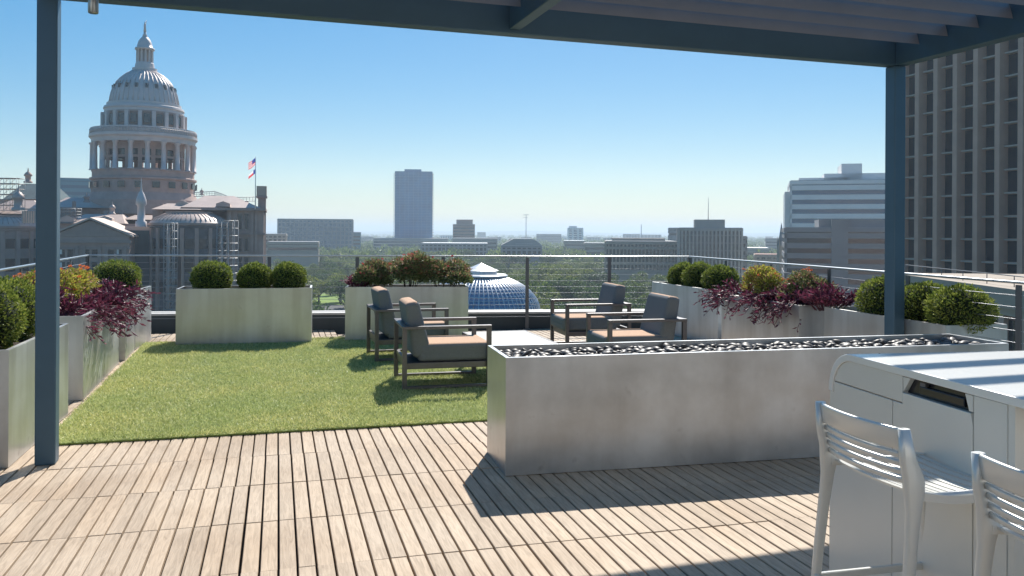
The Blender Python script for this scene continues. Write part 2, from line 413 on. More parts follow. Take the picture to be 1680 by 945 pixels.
tc = n_.new('ShaderNodeTexCoord'); nz = n_.new('ShaderNodeTexNoise'); nz.inputs['Scale'].default_value = 1.1; nz.inputs['Detail'].default_value = 5; l_.new(tc.outputs['Object'], nz.inputs[0])
r2 = n_.new('ShaderNodeValToRGB'); l_.new(nz.outputs[0], r2.inputs[0]); r2.color_ramp.elements[0].color = (.86, .93, .88, 1); r2.color_ramp.elements[0].position = .36
r2.color_ramp.elements[1].color = (1.06, 1.04, 1.0, 1); r2.color_ramp.elements[1].position = .62
mx = n_.new('ShaderNodeMixRGB'); mx.blend_type = 'MULTIPLY'; mx.inputs[0].default_value = 1; l_.new(rp.outputs[0], mx.inputs[1]); l_.new(r2.outputs[0], mx.inputs[2])
for q in n_:
    if q.type == 'BSDF_PRINCIPLED': l_.new(mx.outputs[0], q.inputs['Base Color'])
    if q.type == 'BSDF_TRANSLUCENT': l_.new(mx.outputs[0], q.inputs[0])
tag(o, 'bright green artificial grass lawn on the wooden terrace', 'artificial grass', kind='stuff')

# ------------------------------------------------------------------ railings
RH = 1.18
def railing(a, b, label, n, zc=10, rail_w=.05):
    t = thing('cable_railing', label, 'railing', a); L = (b-a).length; u = (b-a).normalized()
    ang = math.atan2(u.y, u.x); t.rotation_euler = (0,0,ang)
    MB().box(-.03, L+.03, -.022, .022, RH-.022, RH).build('top_rail', 'railtop', t, bevel=.006)
    for k in range(n+1):
        x = L*k/n
        MB().box(x-.027, x+.027, -.008, .008, .0, RH-.031).box(x-.05, x+.05, -.05, .05, -.02, .012).build('post', 'rail', t)
    for k in range(zc):
        z = RH-.115-.095*k
        if z < .1: continue
        sag = []
        for q in range(n):
            for s in (0, .5): 
                sag.append((L*(q+s)/n, 0, z-(.004 if s else 0)))
        sag.append((L, 0, z))
        MB().tube(sag, .0028, 6).build('cable', 'cable', t)
    return t
railing(CL, CR, 'long steel cable railing along the far edge of the terrace', 7)
railing(CL-dl*9.8, CL, 'steel cable railing behind the left row of planters', 7)
railing(RN-dr*7, CR, 'steel cable railing running behind the right row of planters', 10)
# parapet curb beyond the rails
def curb(name, a, b, w0, w1, z1, label):
    u = (b-a).normalized(); nrm = Vector((-u.y, u.x, 0))
    t = thing(name, label, 'parapet', a); t.rotation_euler = (0,0,math.atan2(u.y, u.x)); L = (b-a).length
    MB().box(-.2, L+.2, w0, w1, -.1, z1).build('upstand', 'fascia', t)
    MB().box(-.22, L+.22, w0-.02, w1+.05, z1+.002, z1+.032).build('coping', 'cap', t)
curb('parapet', CL+Vector((0,.05,0)), CR+Vector((0,.05,0)), .08, .42, .24, 'dark low parapet with pale coping below the far railing')
curb('parapet', RN-dr*7, CR, -.42, -.08, .16, 'low parapet with pale coping below the right railing')
curb('parapet', CL-dl*9.8, CL, .08, .4, .2, 'low parapet with pale coping below the left railing')

# ------------------------------------------------------------------ planters
PH = .765
def planter(label, c, ang, L, W, H, soil=.05, m='steel', wall=.012, group='zinc planters'):
    """c = near-left corner of the footprint (world), L along local x, W along local y"""
    t = thing('planter', label, 'planter', (c[0], c[1], 0), ang, group)
    b = MB(); z0 = .004
    b.box(0, L, 0, wall, z0, H); b.box(0, L, W-wall, W, z0, H); b.box(0, wall, wall, W-wall, z0, H); b.box(L-wall, L, wall, W-wall, z0, H)
    b.box(.001, L-.001, .001, wall*2.2, H-.001, H+.003); b.box(.001, L-.001, W-wall*2.2, W-.001, H-.001, H+.003)
    b.box(.001, wall*2.2, wall*2.2, W-wall*2.2, H-.001, H+.003); b.box(L-wall*2.2, L-.001, wall*2.2, W-wall*2.2, H-.001, H+.003)
    b.build('shell', m, t)
    sb = MB(); nx, ny = max(2, int(L/.08)), max(2, int(W/.08))
    hh = [[H-soil+random.gauss(0, .006) for _ in range(ny+1)] for _ in range(nx+1)]
    x_a, x_b, y_a, y_b = wall+.001, L-wall-.001, wall+.001, W-wall-.001
    for i in range(nx):
        for j in range(ny):
            q = [(i,j),(i+1,j),(i+1,j+1),(i,j+1)]
            sb.poly([(x_a+(x_b-x_a)*a/nx, y_a+(y_b-y_a)*c_/ny, hh[a][c_]) for a, c_ in q], 0, True)
    sb.build('soil', 'soil', t)
    return t
def ang_of(a, b): return math.atan2(b.y-a.y, b.x-a.x)
# big trough in front
T0 = G(829, 782); T1 = G(829, 590, .75); Tr = G(1655, 564, .75)
BIGA = math.atan2(Tr.y-T0.y, Tr.x-T0.x); BIGL = math.hypot(Tr.x-T0.x, Tr.y-T0.y)
big = planter('long zinc trough planter filled with black river stones beside the lawn', (T0.x, T0.y), BIGA, BIGL, .60, .75, .07, 'steel_big')
tag(big, group='zinc planters')
# far planters
a0 = G(288, 568.5); a1 = G(511, 563.3)
pA = planter('far pale zinc planter with three clipped box balls', (a0.x, a0.y), ang_of(a0, a1), (a1-a0).length, .62, PH)
b0 = G(566, 560.5); b1 = G(768, 559)
pB = planter('far zinc planter with red flowering shrubs beside the ribbed glass dome', (b0.x, b0.y), ang_of(b0, b1), (b1-b0).length, .62, PH)
# left row: front right corner of each & end
def row_planter(label, near, far, W, side, H=PH):
    """near->far is the visible long side; side=-1 body lies left of it, +1 right of it"""
    u = (far-near).normalized(); L = (far-near).length
    if side < 0: return planter(label, (near.x, near.y), math.atan2(u.y, u.x), L, W, H)     # local y = left of u
    q = far; return planter(label, (q.x, q.y), math.atan2(-u.y, -u.x), L, W, H)
l1n = G(14.5, 575, PH); l1f = G(112.5, 531, PH)
L1 = row_planter('nearest left zinc planter beside the left pergola post with box balls', l1n, l1f, .62, -1)
l2n = G(136, 657); l2f = G(195, 597)
L2 = row_planter('second left zinc planter with trailing purple leaves hanging over its side', l2n, l2f, .70, -1)
l3n = G(205.5, 592); l3f = G(220.5, 575.4)
L3 = row_planter('short zinc planter in the left row between the trailing purple plants and the corner planter', l3n, l3f, .62, -1)
l4n = G(221.5, 574); l4f = G(238.5, 563)+Vector((-.05,.3,0))
L4 = row_planter('corner zinc planter at the far end of the left row', l4n, l4f, .62, -1)
# right row
r1f = G(1069.5, 462.5, PH); r1n = G(1178, 477, PH)
R1 = row_planter('farthest right zinc planter with three clipped box balls', r1n, r1f, .62, 1)
r2f = G(1184, 481.5, PH); r2n = G(1311, 501.5, PH)
R2 = row_planter('middle right zinc planter with purple and orange flowering plants', r2n, r2f, .62, 1)
r3f = G(1352, 507.5, PH)+Vector((.10,.26,0)); r3n = G(1552, 539, PH)+Vector((.10,.2,0))
R3 = row_planter('nearest right zinc planter behind the right pergola post with box balls', r3n, r3f, .62, 1)

# river stones in the big trough
def ico(sub=1):
    import bmesh
    bm = bmesh.new(); bmesh.ops.create_icosphere(bm, subdivisions=sub, radius=1)
    v = np.array([x.co[:] for x in bm.verts]); f = np.array([[q.index for q in p.verts] for p in bm.faces]); bm.free(); return v, f
iv, jf = ico(2)
Vs = []; Fs = []; k = 0
pts = []
for layer, cnt in ((0, 700), (1, 330)):
    for _ in range(cnt):
        for tr in range(12):
            x, y = random.uniform(.05, BIGL-.05), random.uniform(.05, .55)
            if layer == 0 or True:
                if all((x-q[0])**2+(y-q[1])**2 > (.042 if layer == 0 else .055)**2 for q in pts if q[2] == layer): break
        else: continue
        pts.append((x, y, layer))
        s = random.uniform(.022, .04); sc = np.array([s*random.uniform(1, 1.5), s*random.uniform(.8, 1.1), s*random.uniform(.5, .75)])
        an = random.random()*PI*2; ca, sa = math.cos(an), math.sin(an)
        tl = random.gauss(0, .25)
        p = iv*sc; p = p+p*(.05*np.sin(p[:, [1,2,0]]*60+an))
        p = np.stack([p[:,0]*ca-p[:,1]*sa, p[:,0]*sa+p[:,1]*ca, p[:,2]+p[:,0]*tl], 1)
        Vs.append(p+np.array([x, y, .75-.058+layer*.022])); Fs.append(jf+k); k += len(iv)
o = np_mesh('river_stones', np.concatenate(Vs), np.concatenate(Fs), 'stone_b')
o.data.polygons.foreach_set('use_smooth', [True]*len(o.data.polygons))
o.location = big.location; o.rotation_euler = big.rotation_euler
tag(o, 'dark glossy river stones filling the long trough planter', 'river stones', kind='stuff')

# ------------------------------------------------------------------ plants on the terrace
def box_ball(label, c, r, flat=.85, n=5200):
    t = thing('box_ball', label, 'shrub', c, 0, 'clipped box balls')
    P, dd = ball_points(n, r, flat, .05)
    lump = 1+.028*np.sin(dd[:,0:1]*6+c[0]*5)+.028*np.sin(dd[:,1:2]*7+c[1]*3+dd[:,2:3]*5)+.03*np.sin(dd[:,0:1]*17+dd[:,2:3]*13)
    lump = lump+(rng.random((n,1)) < .05)*rng.random((n,1))*.10
    P = P*lump; P[:,2] += r*flat*.78
    keep = P[:,2] > -.02; P, dd = P[keep], dd[keep]
    A = dd+rng.normal(size=dd.shape)*.65; A[:,2] += .3
    V, Fq = leaves(P, A, .020+rng.random(len(P))*.018, .013)
    np_mesh('foliage', V, Fq, 'box_leaf', t)
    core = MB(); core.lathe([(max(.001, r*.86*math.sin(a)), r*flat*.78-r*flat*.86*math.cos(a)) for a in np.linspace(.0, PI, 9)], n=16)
    core.build('inner_core', 'box_core', t)  # solid near-black green body inside the leaf shell
    return t
def on(pl, x, y, z=PH-.05):
    c, s = math.cos(pl.rotation_euler.z), math.sin(pl.rotation_euler.z)
    return (pl.location.x+x*c-y*s, pl.location.y+x*s+y*c, z)
LA = (a1-a0).length
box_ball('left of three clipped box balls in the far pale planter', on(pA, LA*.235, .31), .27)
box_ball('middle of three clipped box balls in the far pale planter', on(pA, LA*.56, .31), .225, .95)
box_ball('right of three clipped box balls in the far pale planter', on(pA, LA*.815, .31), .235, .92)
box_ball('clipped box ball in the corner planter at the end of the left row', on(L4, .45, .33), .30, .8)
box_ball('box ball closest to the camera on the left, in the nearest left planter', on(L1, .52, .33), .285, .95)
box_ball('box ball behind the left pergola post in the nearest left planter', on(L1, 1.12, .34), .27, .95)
def r_at(far, near, px):
    best = None
    for k in range(200):
        p = far+(near-far)*(k/199); x = CX+p.x/p.y*FPX
        if best is None or abs(x-px) < best[0]: best = (abs(x-px), p)
    u = (near-far).normalized(); return best[1]+Vector((-u.y, u.x, 0))*.31
for lab, f_, n_, px, r, fl in (
    ('farthest clipped box ball in the farthest right planter', r1f, r1n, 1093, .24, .88),
    ('middle clipped box ball in the farthest right planter', r1f, r1n, 1118, .25, .9),
    ('nearest clipped box ball in the farthest right planter, beside purple leaves', r1f, r1n, 1150, .25, .85),
    ('box ball left of the right pergola post in the nearest right planter', r3f, r3n, 1410, .27, .86),
    ('box ball partly hidden by the right pergola post', r3f, r3n, 1470, .27, .8),
    ('widest box ball, right of the right pergola post', r3f, r3n, 1527, .275, .78)):
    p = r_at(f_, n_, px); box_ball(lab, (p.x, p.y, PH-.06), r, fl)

def purple_plant(label, c, n_st, rad, h, trail=None, lf=.085):
    t = thing('purple_heart_plant', label, 'plant', c, 0, 'purple leaved plants')
    st = MB(); PP = []; AA = []
    for k in range(n_st):
        a = random.random()*2*PI; rr = rad*math.sqrt(random.random())
        base = Vector((rr*.4*math.cos(a), rr*.4*math.sin(a), 0))
        hang = trail is not None and random.random() < .45
        if hang:
            tv = Vector(trail); side = Vector((-tv.y, tv.x, 0))
            s = random.uniform(-1, 1)*rad
            end = tv*random.uniform(.33, .52)+side*s; end.z = random.uniform(-.22, .05)
            mid = tv*random.uniform(.2, .3)+side*s*.7; mid.z = h*random.uniform(.35, .8)
        else:
            end = Vector((rr*math.cos(a), rr*math.sin(a), h*random.uniform(.55, 1.05)*(1-.45*(rr/rad)**2))); mid = (base+end)/2+Vector((0,0,.05))
        pts = [base*(1-s_)**2+mid*2*s_*(1-s_)+end*s_*s_ for s_ in (0, .25, .5, .75, 1)]
        st.tube(pts, [.006, .005, .0045, .004, .003], 5)
        for q in range(13):
            s_ = .25+.75*q/12; p = base*(1-s_)**2+mid*2*s_*(1-s_)+end*s_*s_
            d = ((mid-base)*(1-s_)+(end-mid)*s_).normalized()
            PP.append(p[:]); v = Vector((random.gauss(0,1), random.gauss(0,1), random.gauss(0,.4)+.2)).normalized()
            AA.append((d*.55+v*.8)[:])
    st.build('stem', 'purple_stem', t)
    P = np.array(PP); A = np.array(AA)
    V, Fq = leaves(P, A, lf*(.6+rng.random(len(P))*.6), lf*.27)
    np_mesh('leaves', V, Fq, 'purple', t)
    return t
def leafy(name, label, c, rx, ry, h, n, leafm, flm=None, nf=0, lf=.04, group=None, ang=0, cat='shrub'):
    t = thing(name, label, cat, c, ang, group)
    k = 9; L = np.stack([rng.uniform(-rx, rx, k)*.65, rng.uniform(-ry, ry, k)*.6, h*rng.uniform(.25, .68, k)], 1); R = rng.uniform(.32, .46, k)*h
    idx = rng.integers(0, k, n); d = unit(rng.normal(size=(n,3))); d[:,2] = np.abs(d[:,2])*1.0-.25
    P = L[idx]+d*R[idx][:,None]*(.7+.35*rng.random((n,1))); P[:,0] = np.clip(P[:,0], -rx, rx); P[:,1] = np.clip(P[:,1], -ry, ry); P[:,2] = np.maximum(P[:,2], .01)
    A = d+rng.normal(size=d.shape)*.6; A[:,2] += .2
    V, Fq = leaves(P, A, lf*(.6+rng.random(n)*.8), lf*.5)
    hot = (P[:,2] > h*.4) & (rng.random(n) < .30) if leafm == 'rose_leaf' else rng.random(n) < .22
    np_mesh('foliage', V, Fq, [leafm, 'copper_leaf'], t, mi=hot.astype(int))
    st = MB()
    for q in range(k):
        e = Vector(L[q]); st.tube([(e.x*.5, e.y*.5, -.02), (e.x*.7, e.y*.7, e.z*.5), tuple(e)], [.008, .006, .003], 5)
    st.build('stem', 'bark', t)
    if nf:
        idx = rng.integers(0, k, nf); d = unit(rng.normal(size=(nf,3))); d[:,2] = np.abs(d[:,2])+.2
        C = L[idx]+unit(d)*R[idx][:,None]*1.03
        A = unit(rng.normal(size=(11,3))); A[:,2] = np.abs(A[:,2])
        V, Fq = leaves(A*.006, A, .022, .018)
        fo = np_mesh('flower', V, Fq, flm, t)
        for i_, c_ in enumerate(C):
            if i_: fo = fo.copy(); COL.objects.link(fo); fo.parent = t
            fo.location = tuple(c_)
    return t
# left row
ld = (l2f-l2n).normalized(); lsd = Vector((ld.y, -ld.x, 0))            # towards the lawn
def L2p(x, y, z=PH-.05): return on(L2, x, y, z)
purple_plant('purple leaved plant trailing over the lawn side of the second left planter', L2p(.75, .20), 46, .36, .20, lsd)
purple_plant('purple leaved plant at the near end of the second left planter', L2p(.30, .35), 34, .30, .24, lsd)
purple_plant('purple leaved plant trailing at the far end of the second left planter', L2p(1.6, .20), 75, .42, .20, lsd)
purple_plant('tall purple leaved plant left of the left pergola post against the railing', L2p(.55, .62), 60, .42, .42, None)
purple_plant('purple leaved plant at the left picture edge near the railing', L2p(.0, .75), 40, .34, .42, None)
purple_plant('purple leaved plant over the short planter in the left row', on(L3, .5, .2), 30, .35, .24, lsd)
leafy('lantana_bush', 'yellow green lantana bush right of the left pergola post', L2p(.98, .46), .55, .32, .46, 7000, 'lantana', 'flower', 26, .035, 'lantana bushes', ang=L2.rotation_euler.z)
leafy('lantana_bush', 'yellow green lantana bush with an orange tint farther along the left row', L2p(1.75, .45), .50, .32, .44, 5000, 'lantana', 'flower', 26, .035, 'lantana bushes', ang=L2.rotation_euler.z)
leafy('ground_cover_plant', 'low dark leafy plant at the front of the nearest left planter', on(L1, .18, .3), .15, .2, .12, 500, 'rose_leaf', None, 0, .03, None, cat='plant')
# far planter B
LB = (b1-b0).length
for i, (fx, lab) in enumerate(((.24, 'flowering shrub at the left of the far planter, in front of the park trees'), (.50, 'tallest red topped flowering shrub in the middle of the far planter'), (.80, 'flowering shrub at the right of the far planter beside the glass dome'))):
    leafy('flowering_shrub', lab, on(pB, LB*fx, .3), .40, .30, (.43, .56, .46)[i], 6500, 'rose_leaf', 'flower_red', (10, 24, 8)[i], .042, 'flowering shrubs in the far planter', ang=pB.rotation_euler.z)
purple_plant('small reddish purple plant at the left end of the far flowering planter', on(pB, .14, .3), 26, .24, .22)
# right planter 2
ru = (r2n-r2f).normalized(); rsd = Vector((ru.y, -ru.x, 0))
def R2p(s, y=.31): p = r2f+(r2n-r2f)*s+Vector((-ru.y, ru.x, 0))*y; return (p.x, p.y, PH-.05)
purple_plant('purple leaved plant next to a box ball in the middle right planter', R2p(.05, .25), 44, .33, .26, rsd)
purple_plant('large purple leaved plant at the near end of the middle right planter', R2p(.80, .3), 70, .42, .32, rsd)
purple_plant('purple leaved plant in the centre of the middle right planter', R2p(.55, .2), 44, .36, .24, rsd)
purple_plant('purple leaved plant between the middle and the nearest right planters', R2p(1.04, .32), 50, .36, .30)
leafy('lantana_bush', 'orange flowered lantana bush at the far half of the middle right planter', R2p(.34, .34), .46, .30, .46, 5200, 'lantana', 'flower', 16, .035, 'lantana bushes', ang=math.atan2(ru.y, ru.x))
leafy('lantana_bush', 'rust tinted lantana bush at the near half of the middle right planter', R2p(.70, .36), .44, .30, .44, 5000, 'rose_leaf', 'flower', 16, .035, 'lantana bushes', ang=math.atan2(ru.y, ru.x))

# ------------------------------------------------------------------ pergola
PL = G(74, 761)+Vector((0,.02,0)); PR = Vector((.4567*7.74, 7.74, 0))
pu = (PR-PL).normalized(); pang = math.atan2(pu.y, pu.x); pn = Vector((-pu.y, pu.x, 0)); PLn = (PR-PL).length
BZ0, BZ1 = 3.095, 3.36
pg = thing('pergola', 'dark grey metal pergola with a louvred roof over the near deck', 'pergola', (PL.x, PL.y, 0), pang)
w2 = .062
for x in (0, PLn): 
    MB().box(x-w2, x+w2, -w2, w2, .0, BZ0-.001).build('post', 'perg', pg, bevel=.008)
PD = 4.9    # unseen depth, cut short so the sunlit deck bounces more light
for x in (0, PLn): MB().box(x-w2, x+w2, -PD-w2, -PD+w2, .0, BZ0-.001).build('post', 'perg', pg, bevel=.008)
MB().box(-w2, PLn+w2, -w2, w2, BZ0, BZ1).build('front_beam', 'perg', pg, bevel=.008)
MB().box(-w2, PLn+w2, -PD-w2, -PD+w2, BZ0, BZ1).build('rear_beam', 'perg', pg, bevel=.008)
mid = None
for k in range(300):
    p = PL+pu*(PLn*k/299); x = CX+p.x/p.y*FPX
    if abs(x-834) < 8: mid = PLn*k/299
for x, nm in ((0, 'side_beam'), (PLn, 'side_beam'), (mid, 'middle_beam')):
    ww = w2 if nm == 'side_beam' else .045
    MB().box(x-ww, x+ww, -PD+w2+.001, -w2-.001, BZ0+(.0 if nm == 'side_beam' else .03), BZ1-.002).build(nm, 'perg', pg, bevel=.006)
ta_ = math.radians(66); lw, ls = .30, .312
for (xa, xb) in ((w2+.012, mid-.05), (mid+.05, PLn-w2-.012)):
    y = -.30
    while y > -PD+.25:
        c = Vector((0, y, BZ1-.0)); dv = Vector((0, math.cos(ta_), math.sin(ta_))); nv = Vector((0, -math.sin(ta_), math.cos(ta_)))
        q = [c-dv*lw/2, c-dv*lw*.2+nv*.014, c+dv*lw*.2+nv*.014, c+dv*lw/2, c+dv*lw*.2-nv*.014, c-dv*lw*.2-nv*.014]
        b = MB(); b.extrude([(p.y, p.z) for p in q], (xa, 0, 0), (0,1,0), (0,0,1), (xb-xa, 0, 0))
        b.build('louvre', 'louvre', pg); y -= ls
# spot light hanging under the beam at the upper left
sp = D(153, 22, 5.25); t = thing('spot_lamp', 'small metal cylinder spotlight hanging beside the front beam at the upper left', 'lamp', sp)
MB().lathe([(.001, 0), (.027, 0), (.031, .006), (.031, .16), (.022, .175), (.001, .176)], n=24).build('housing', 'chrome', t)
MB().bar((0, 0, .17), (0, 0, 3.1-sp.z), .012).bar((0, 0, 3.1-sp.z), (0, .16, 3.1-sp.z), .03, .012).build('bracket', 'perg', t)

# ------------------------------------------------------------------ lounge chairs
def make_chair(label):
    """origin: floor centre; faces +x; width along y"""
    t = thing('lounge_chair', label, 'armchair', (0,0,0), 0, 'cushioned lounge chairs')
    Dp, Wd, AH = .88, .80, .62; x0, x1 = -Dp/2, Dp/2; s = .045
    for sy in (-1, 1):
        y = sy*(Wd/2-s/2)
        MB().box(x0, x1, y-.032, y+.032, AH-.03, AH).build('armrest', 'frame', t, bevel=.003)
        for x in (x0+s/2, x1-s/2): MB().box(x-s/2, x+s/2, y-s/2, y+s/2, .012, AH-.031).build('leg', 'frame', t, bevel=.003)
        MB().box(x0+s, x1-s, y-s/2, y+s/2, .014, .04).build('runner', 'frame', t, bevel=.003)
    MB().box(x0, x0+.10, -Wd/2+.072, Wd/2-.072, AH-.028, AH-.002).build('back_rail', 'frame', t, bevel=.003)
    MB().box(x0+.02, x0+.05, -Wd/2+s, Wd/2-s, .26, .30).build('rear_stretcher', 'frame', t)
    MB().box(x0+.03, x1-.02, -Wd/2+s+.001, Wd/2-s-.001, .20, .26).build('seat_frame', 'frame', t, bevel=.004)
    b = MB(); b.box(x0+.16, x1+.02, -.33, .33, .262, .44)
    b.m = [0, 1, 0, 0, 0, 0]
    c = b.build('seat_cushion', ['fabric', 'fabric_tan'], t, bevel=.045, seg=5)
    b = MB(); lean = .13
    b.hexa([(x0+.115, -.325, .30), (x0+.31, -.325, .30), (x0+.31, .325, .30), (x0+.115, .325, .30)],
           [(x0+.03, -.315, .84), (x0+.17, -.315, .86), (x0+.17, .315, .86), (x0+.03, .315, .84)])
    b.m = [0, 1, 0, 0, 0, 0]
    b.build('back_cushion', ['fabric', 'fabric_tan'], t, bevel=.045, seg=5)
    for y in (-.327, .327): MB().tube([(x0+.20, y, .352), (x1-.02, y, .352)], .004, 6).build('piping', 'fabric', c)
    MB().tube([(x1+.021, -.30, .352), (x1+.021, .30, .352)], .004, 6).build('piping', 'fabric', c)
    return t
def place(o, front_far, front_near, facing):
    """position chair from two front arm corners"""
    c = (front_far+front_near)/2-facing*.44; o.location = (c.x, c.y, TZ); o.rotation_euler = (0, 0, math.atan2(facing.y, facing.x))
fa = math.radians(14); fR = Vector((math.cos(fa), math.sin(fa), 0))
c1 = make_chair('nearest lounge chair on the left side of the low table, facing right')
bn = G(664, 538, .62); bf = G(643, 525, .62); cc = (bn+bf)/2+fR*.44; c1.location = (cc.x, cc.y, TZ); c1.rotation_euler.z = fa
p = G(608, 505, .62)+fR*.44
c2 = copy_tree(c1, (p.x, p.y, TZ), math.radians(17), 'lounge chair farther back on the left, in front of the flowering planter')
fL = Vector((-math.cos(math.radians(12)), -math.sin(math.radians(12)), 0))
c3 = copy_tree(c1, (0,0,0), 0, 'lounge chair farther back on the right, in front of the cable railing'); place(c3, G(902, 492, .62), G(930, 501.5, .62), fL)
c4 = copy_tree(c1, (0,0,0), 0, 'nearest lounge chair on the right side of the low table, facing left'); place(c4, G(964, 514.7, .62), G(996, 528, .62), fL)
# low table
fr_ = G(860, 542, .40); t = thing('low_table', 'low slatted pale table between the four lounge chairs', 'table', (fr_.x, fr_.y, TZ), DROT)
TW, TL = .72, 1.15
b = MB()
for k in range(12):
    b.box(-TW, 0, -TL+TL*k/12+.004, -TL+TL*(k+1)/12-.004, .362, .385)
b.build('table_top', 'table', t, bevel=.002)
MB().box(-TW, 0, -TL-.02, -TL, .34, .386).box(-TW, 0, 0, .02, .34, .386).box(-TW-.02, -TW, -TL-.02, .02, .34, .386).box(0, .02, -TL-.02, .02, .34, .386).build('frame', 'frame', t)
for x in (-TW+.01, -.01):
    for y in (-TL+.01, -.01): MB().box(x-.02, x+.02, y-.02, y+.02, .0, .339).build('leg', 'frame', t)

# ------------------------------------------------------------------ bar counter
B0 = Vector((1.405, 3.71, 0)); bd = Vector((.164, -.986, 0)).normalized(); br = Vector((.986, .164, 0)).normalized()
bt = thing('bar_counter', 'pale metal bar counter with a rounded edge and stripes of light on top', 'bar counter', B0, math.atan2(br.y, br.x))
# local: x = right, y = away from camera (so towards camera is -y)
BH, BW, BLn = 1.04, 1.21, 2.6; R_ = .17
arc = [(-(R_-R_*math.sin(a)), BH-R_+R_*math.cos(a)) for a in np.linspace(PI/2, 0, 12)]     # (y,z) far edge rounded
arc = [(-(R_-R_*math.cos(a)), BH-R_+R_*math.sin(a)) for a in np.linspace(0, PI/2, 12)]
inn = [(-(R_-(R_-.03)*math.cos(a)), BH-R_+(R_-.03)*math.sin(a)) for a in np.linspace(PI/2, 0, 12)]
SZ = .905
inn = [(-(R_-(R_-.03)*math.cos(a)), BH-R_+(R_-.03)*math.sin(a)) for a in np.linspace(PI/2, 0, 12)]
zc_ = BH-R_
poly = [(0, .86)]+arc+[(-BW, BH), (-BW, BH-.03)]+inn+[(-.03, .86)]
b = MB(); b.extrude(poly, (.0, 0, 0), (0,1,0), (0,0,1), (BLn, 0, 0)); b.build('counter_top', 'bartop', bt, bevel=.003)
PW = 1.05
def panel(name, pl, m='bar', x0=.006, x1=.03): b = MB(); b.extrude(pl, (x0, 0, 0), (0,1,0), (0,0,1), (x1-x0, 0, 0)); return b.build(name, m, bt, bevel=.002)
MB().box(.031, .06, -PW+.005, -.032, .0, BH-.19).build('end_core', 'bar', bt)
ri = R_-.0305; g = .0025
arci = [(-(R_-ri*math.cos(a)), BH-R_+ri*math.sin(a)) for a in np.linspace(0, PI/2, 10)]
panel('end_panel', [(-.0305, SZ+g) if SZ+g < zc_ else (arci[2][0], SZ+g)]+[(y, z) for y, z in arci if z > SZ+g]+[(-.514, BH-.031), (-.514, SZ+g)])
panel('end_panel', [(-.001, .0), (-.001, .858), (-.0305, .858), (-.0305, SZ-g), (-.453+g, SZ-g), (-.453+g, .0)])
panel('end_panel', [(-.453-g, .0), (-.453-g, SZ-g), (-.514, SZ-g), (-.514, .945), (-.884, .945), (-.897+g, SZ), (-.897+g, 0)])
panel('end_panel', [(-.897-g, 0), (-.897-g, BH-.032), (-PW, BH-.032), (-PW, 0)])
panel('end_panel', [(-.517, .95), (-.559, BH-.034), (-.515, BH-.034)], x0=.008)
panel('end_panel', [(-.854, BH-.034), (-.874, .95), (-.893, .95), (-.893, BH-.034)], x0=.008)
MB().box(.0305, .0315, -.896, -.514, .944, BH-.033).build('slot', 'barslot', bt)
b = MB(); b.box(.016, .030, -.84, -.60, .955, .985); b.build('slot_tray', 'barslot', bt, bevel=.003)
MB().box(.012, .029, -.64, -.61, .987, 1.0).build('slot_fitting', 'rail', bt)
MB().box(.01, .06, -PW-.03, -PW-.001, .0, BH-.032).build('leg', 'bar', bt)
MB().box(BLn-.08, BLn-.02, -.12, -.06, .0, BH-.032).build('leg', 'bar', bt)

# ------------------------------------------------------------------ stools
def sweep(rings, name, m, parent, smooth=True, bev=0):
    """rings: list of equal-length point loops, joined and capped"""
    b = MB(); n = len(rings[0])
    for r in rings: b.v += [tuple(p) for p in r]
    for i in range(len(rings)-1):
        for j in range(n): b.f.append((i*n+j, i*n+(j+1) % n, (i+1)*n+(j+1) % n, (i+1)*n+j)); b.m.append(0); b.sm.append(smooth)
    b.f.append(tuple(range(n))[::-1]); b.m.append(0); b.sm.append(False)
    e = (len(rings)-1)*n; b.f.append(tuple(e+j for j in range(n))); b.m.append(0); b.sm.append(False)
    return b.build(name, m, parent)
def rr_ring(c, w, h, ax, ay, n=3, f=.35):
    """rounded rectangle ring"""
    out_ = []; r = min(w, h)*f
    for sx, sy, a0 in ((1, 1, 0), (-1, 1, 1), (-1, -1, 2), (1, -1, 3)):
        for k in range(n):
            a = (a0+k/(n-1))*PI/2; out_.append(Vector(c)+Vector(ax)*(sx*(w/2-r)+r*math.cos(a))+Vector(ay)*(sy*(h/2-r)+r*math.sin(a)))
    return out_
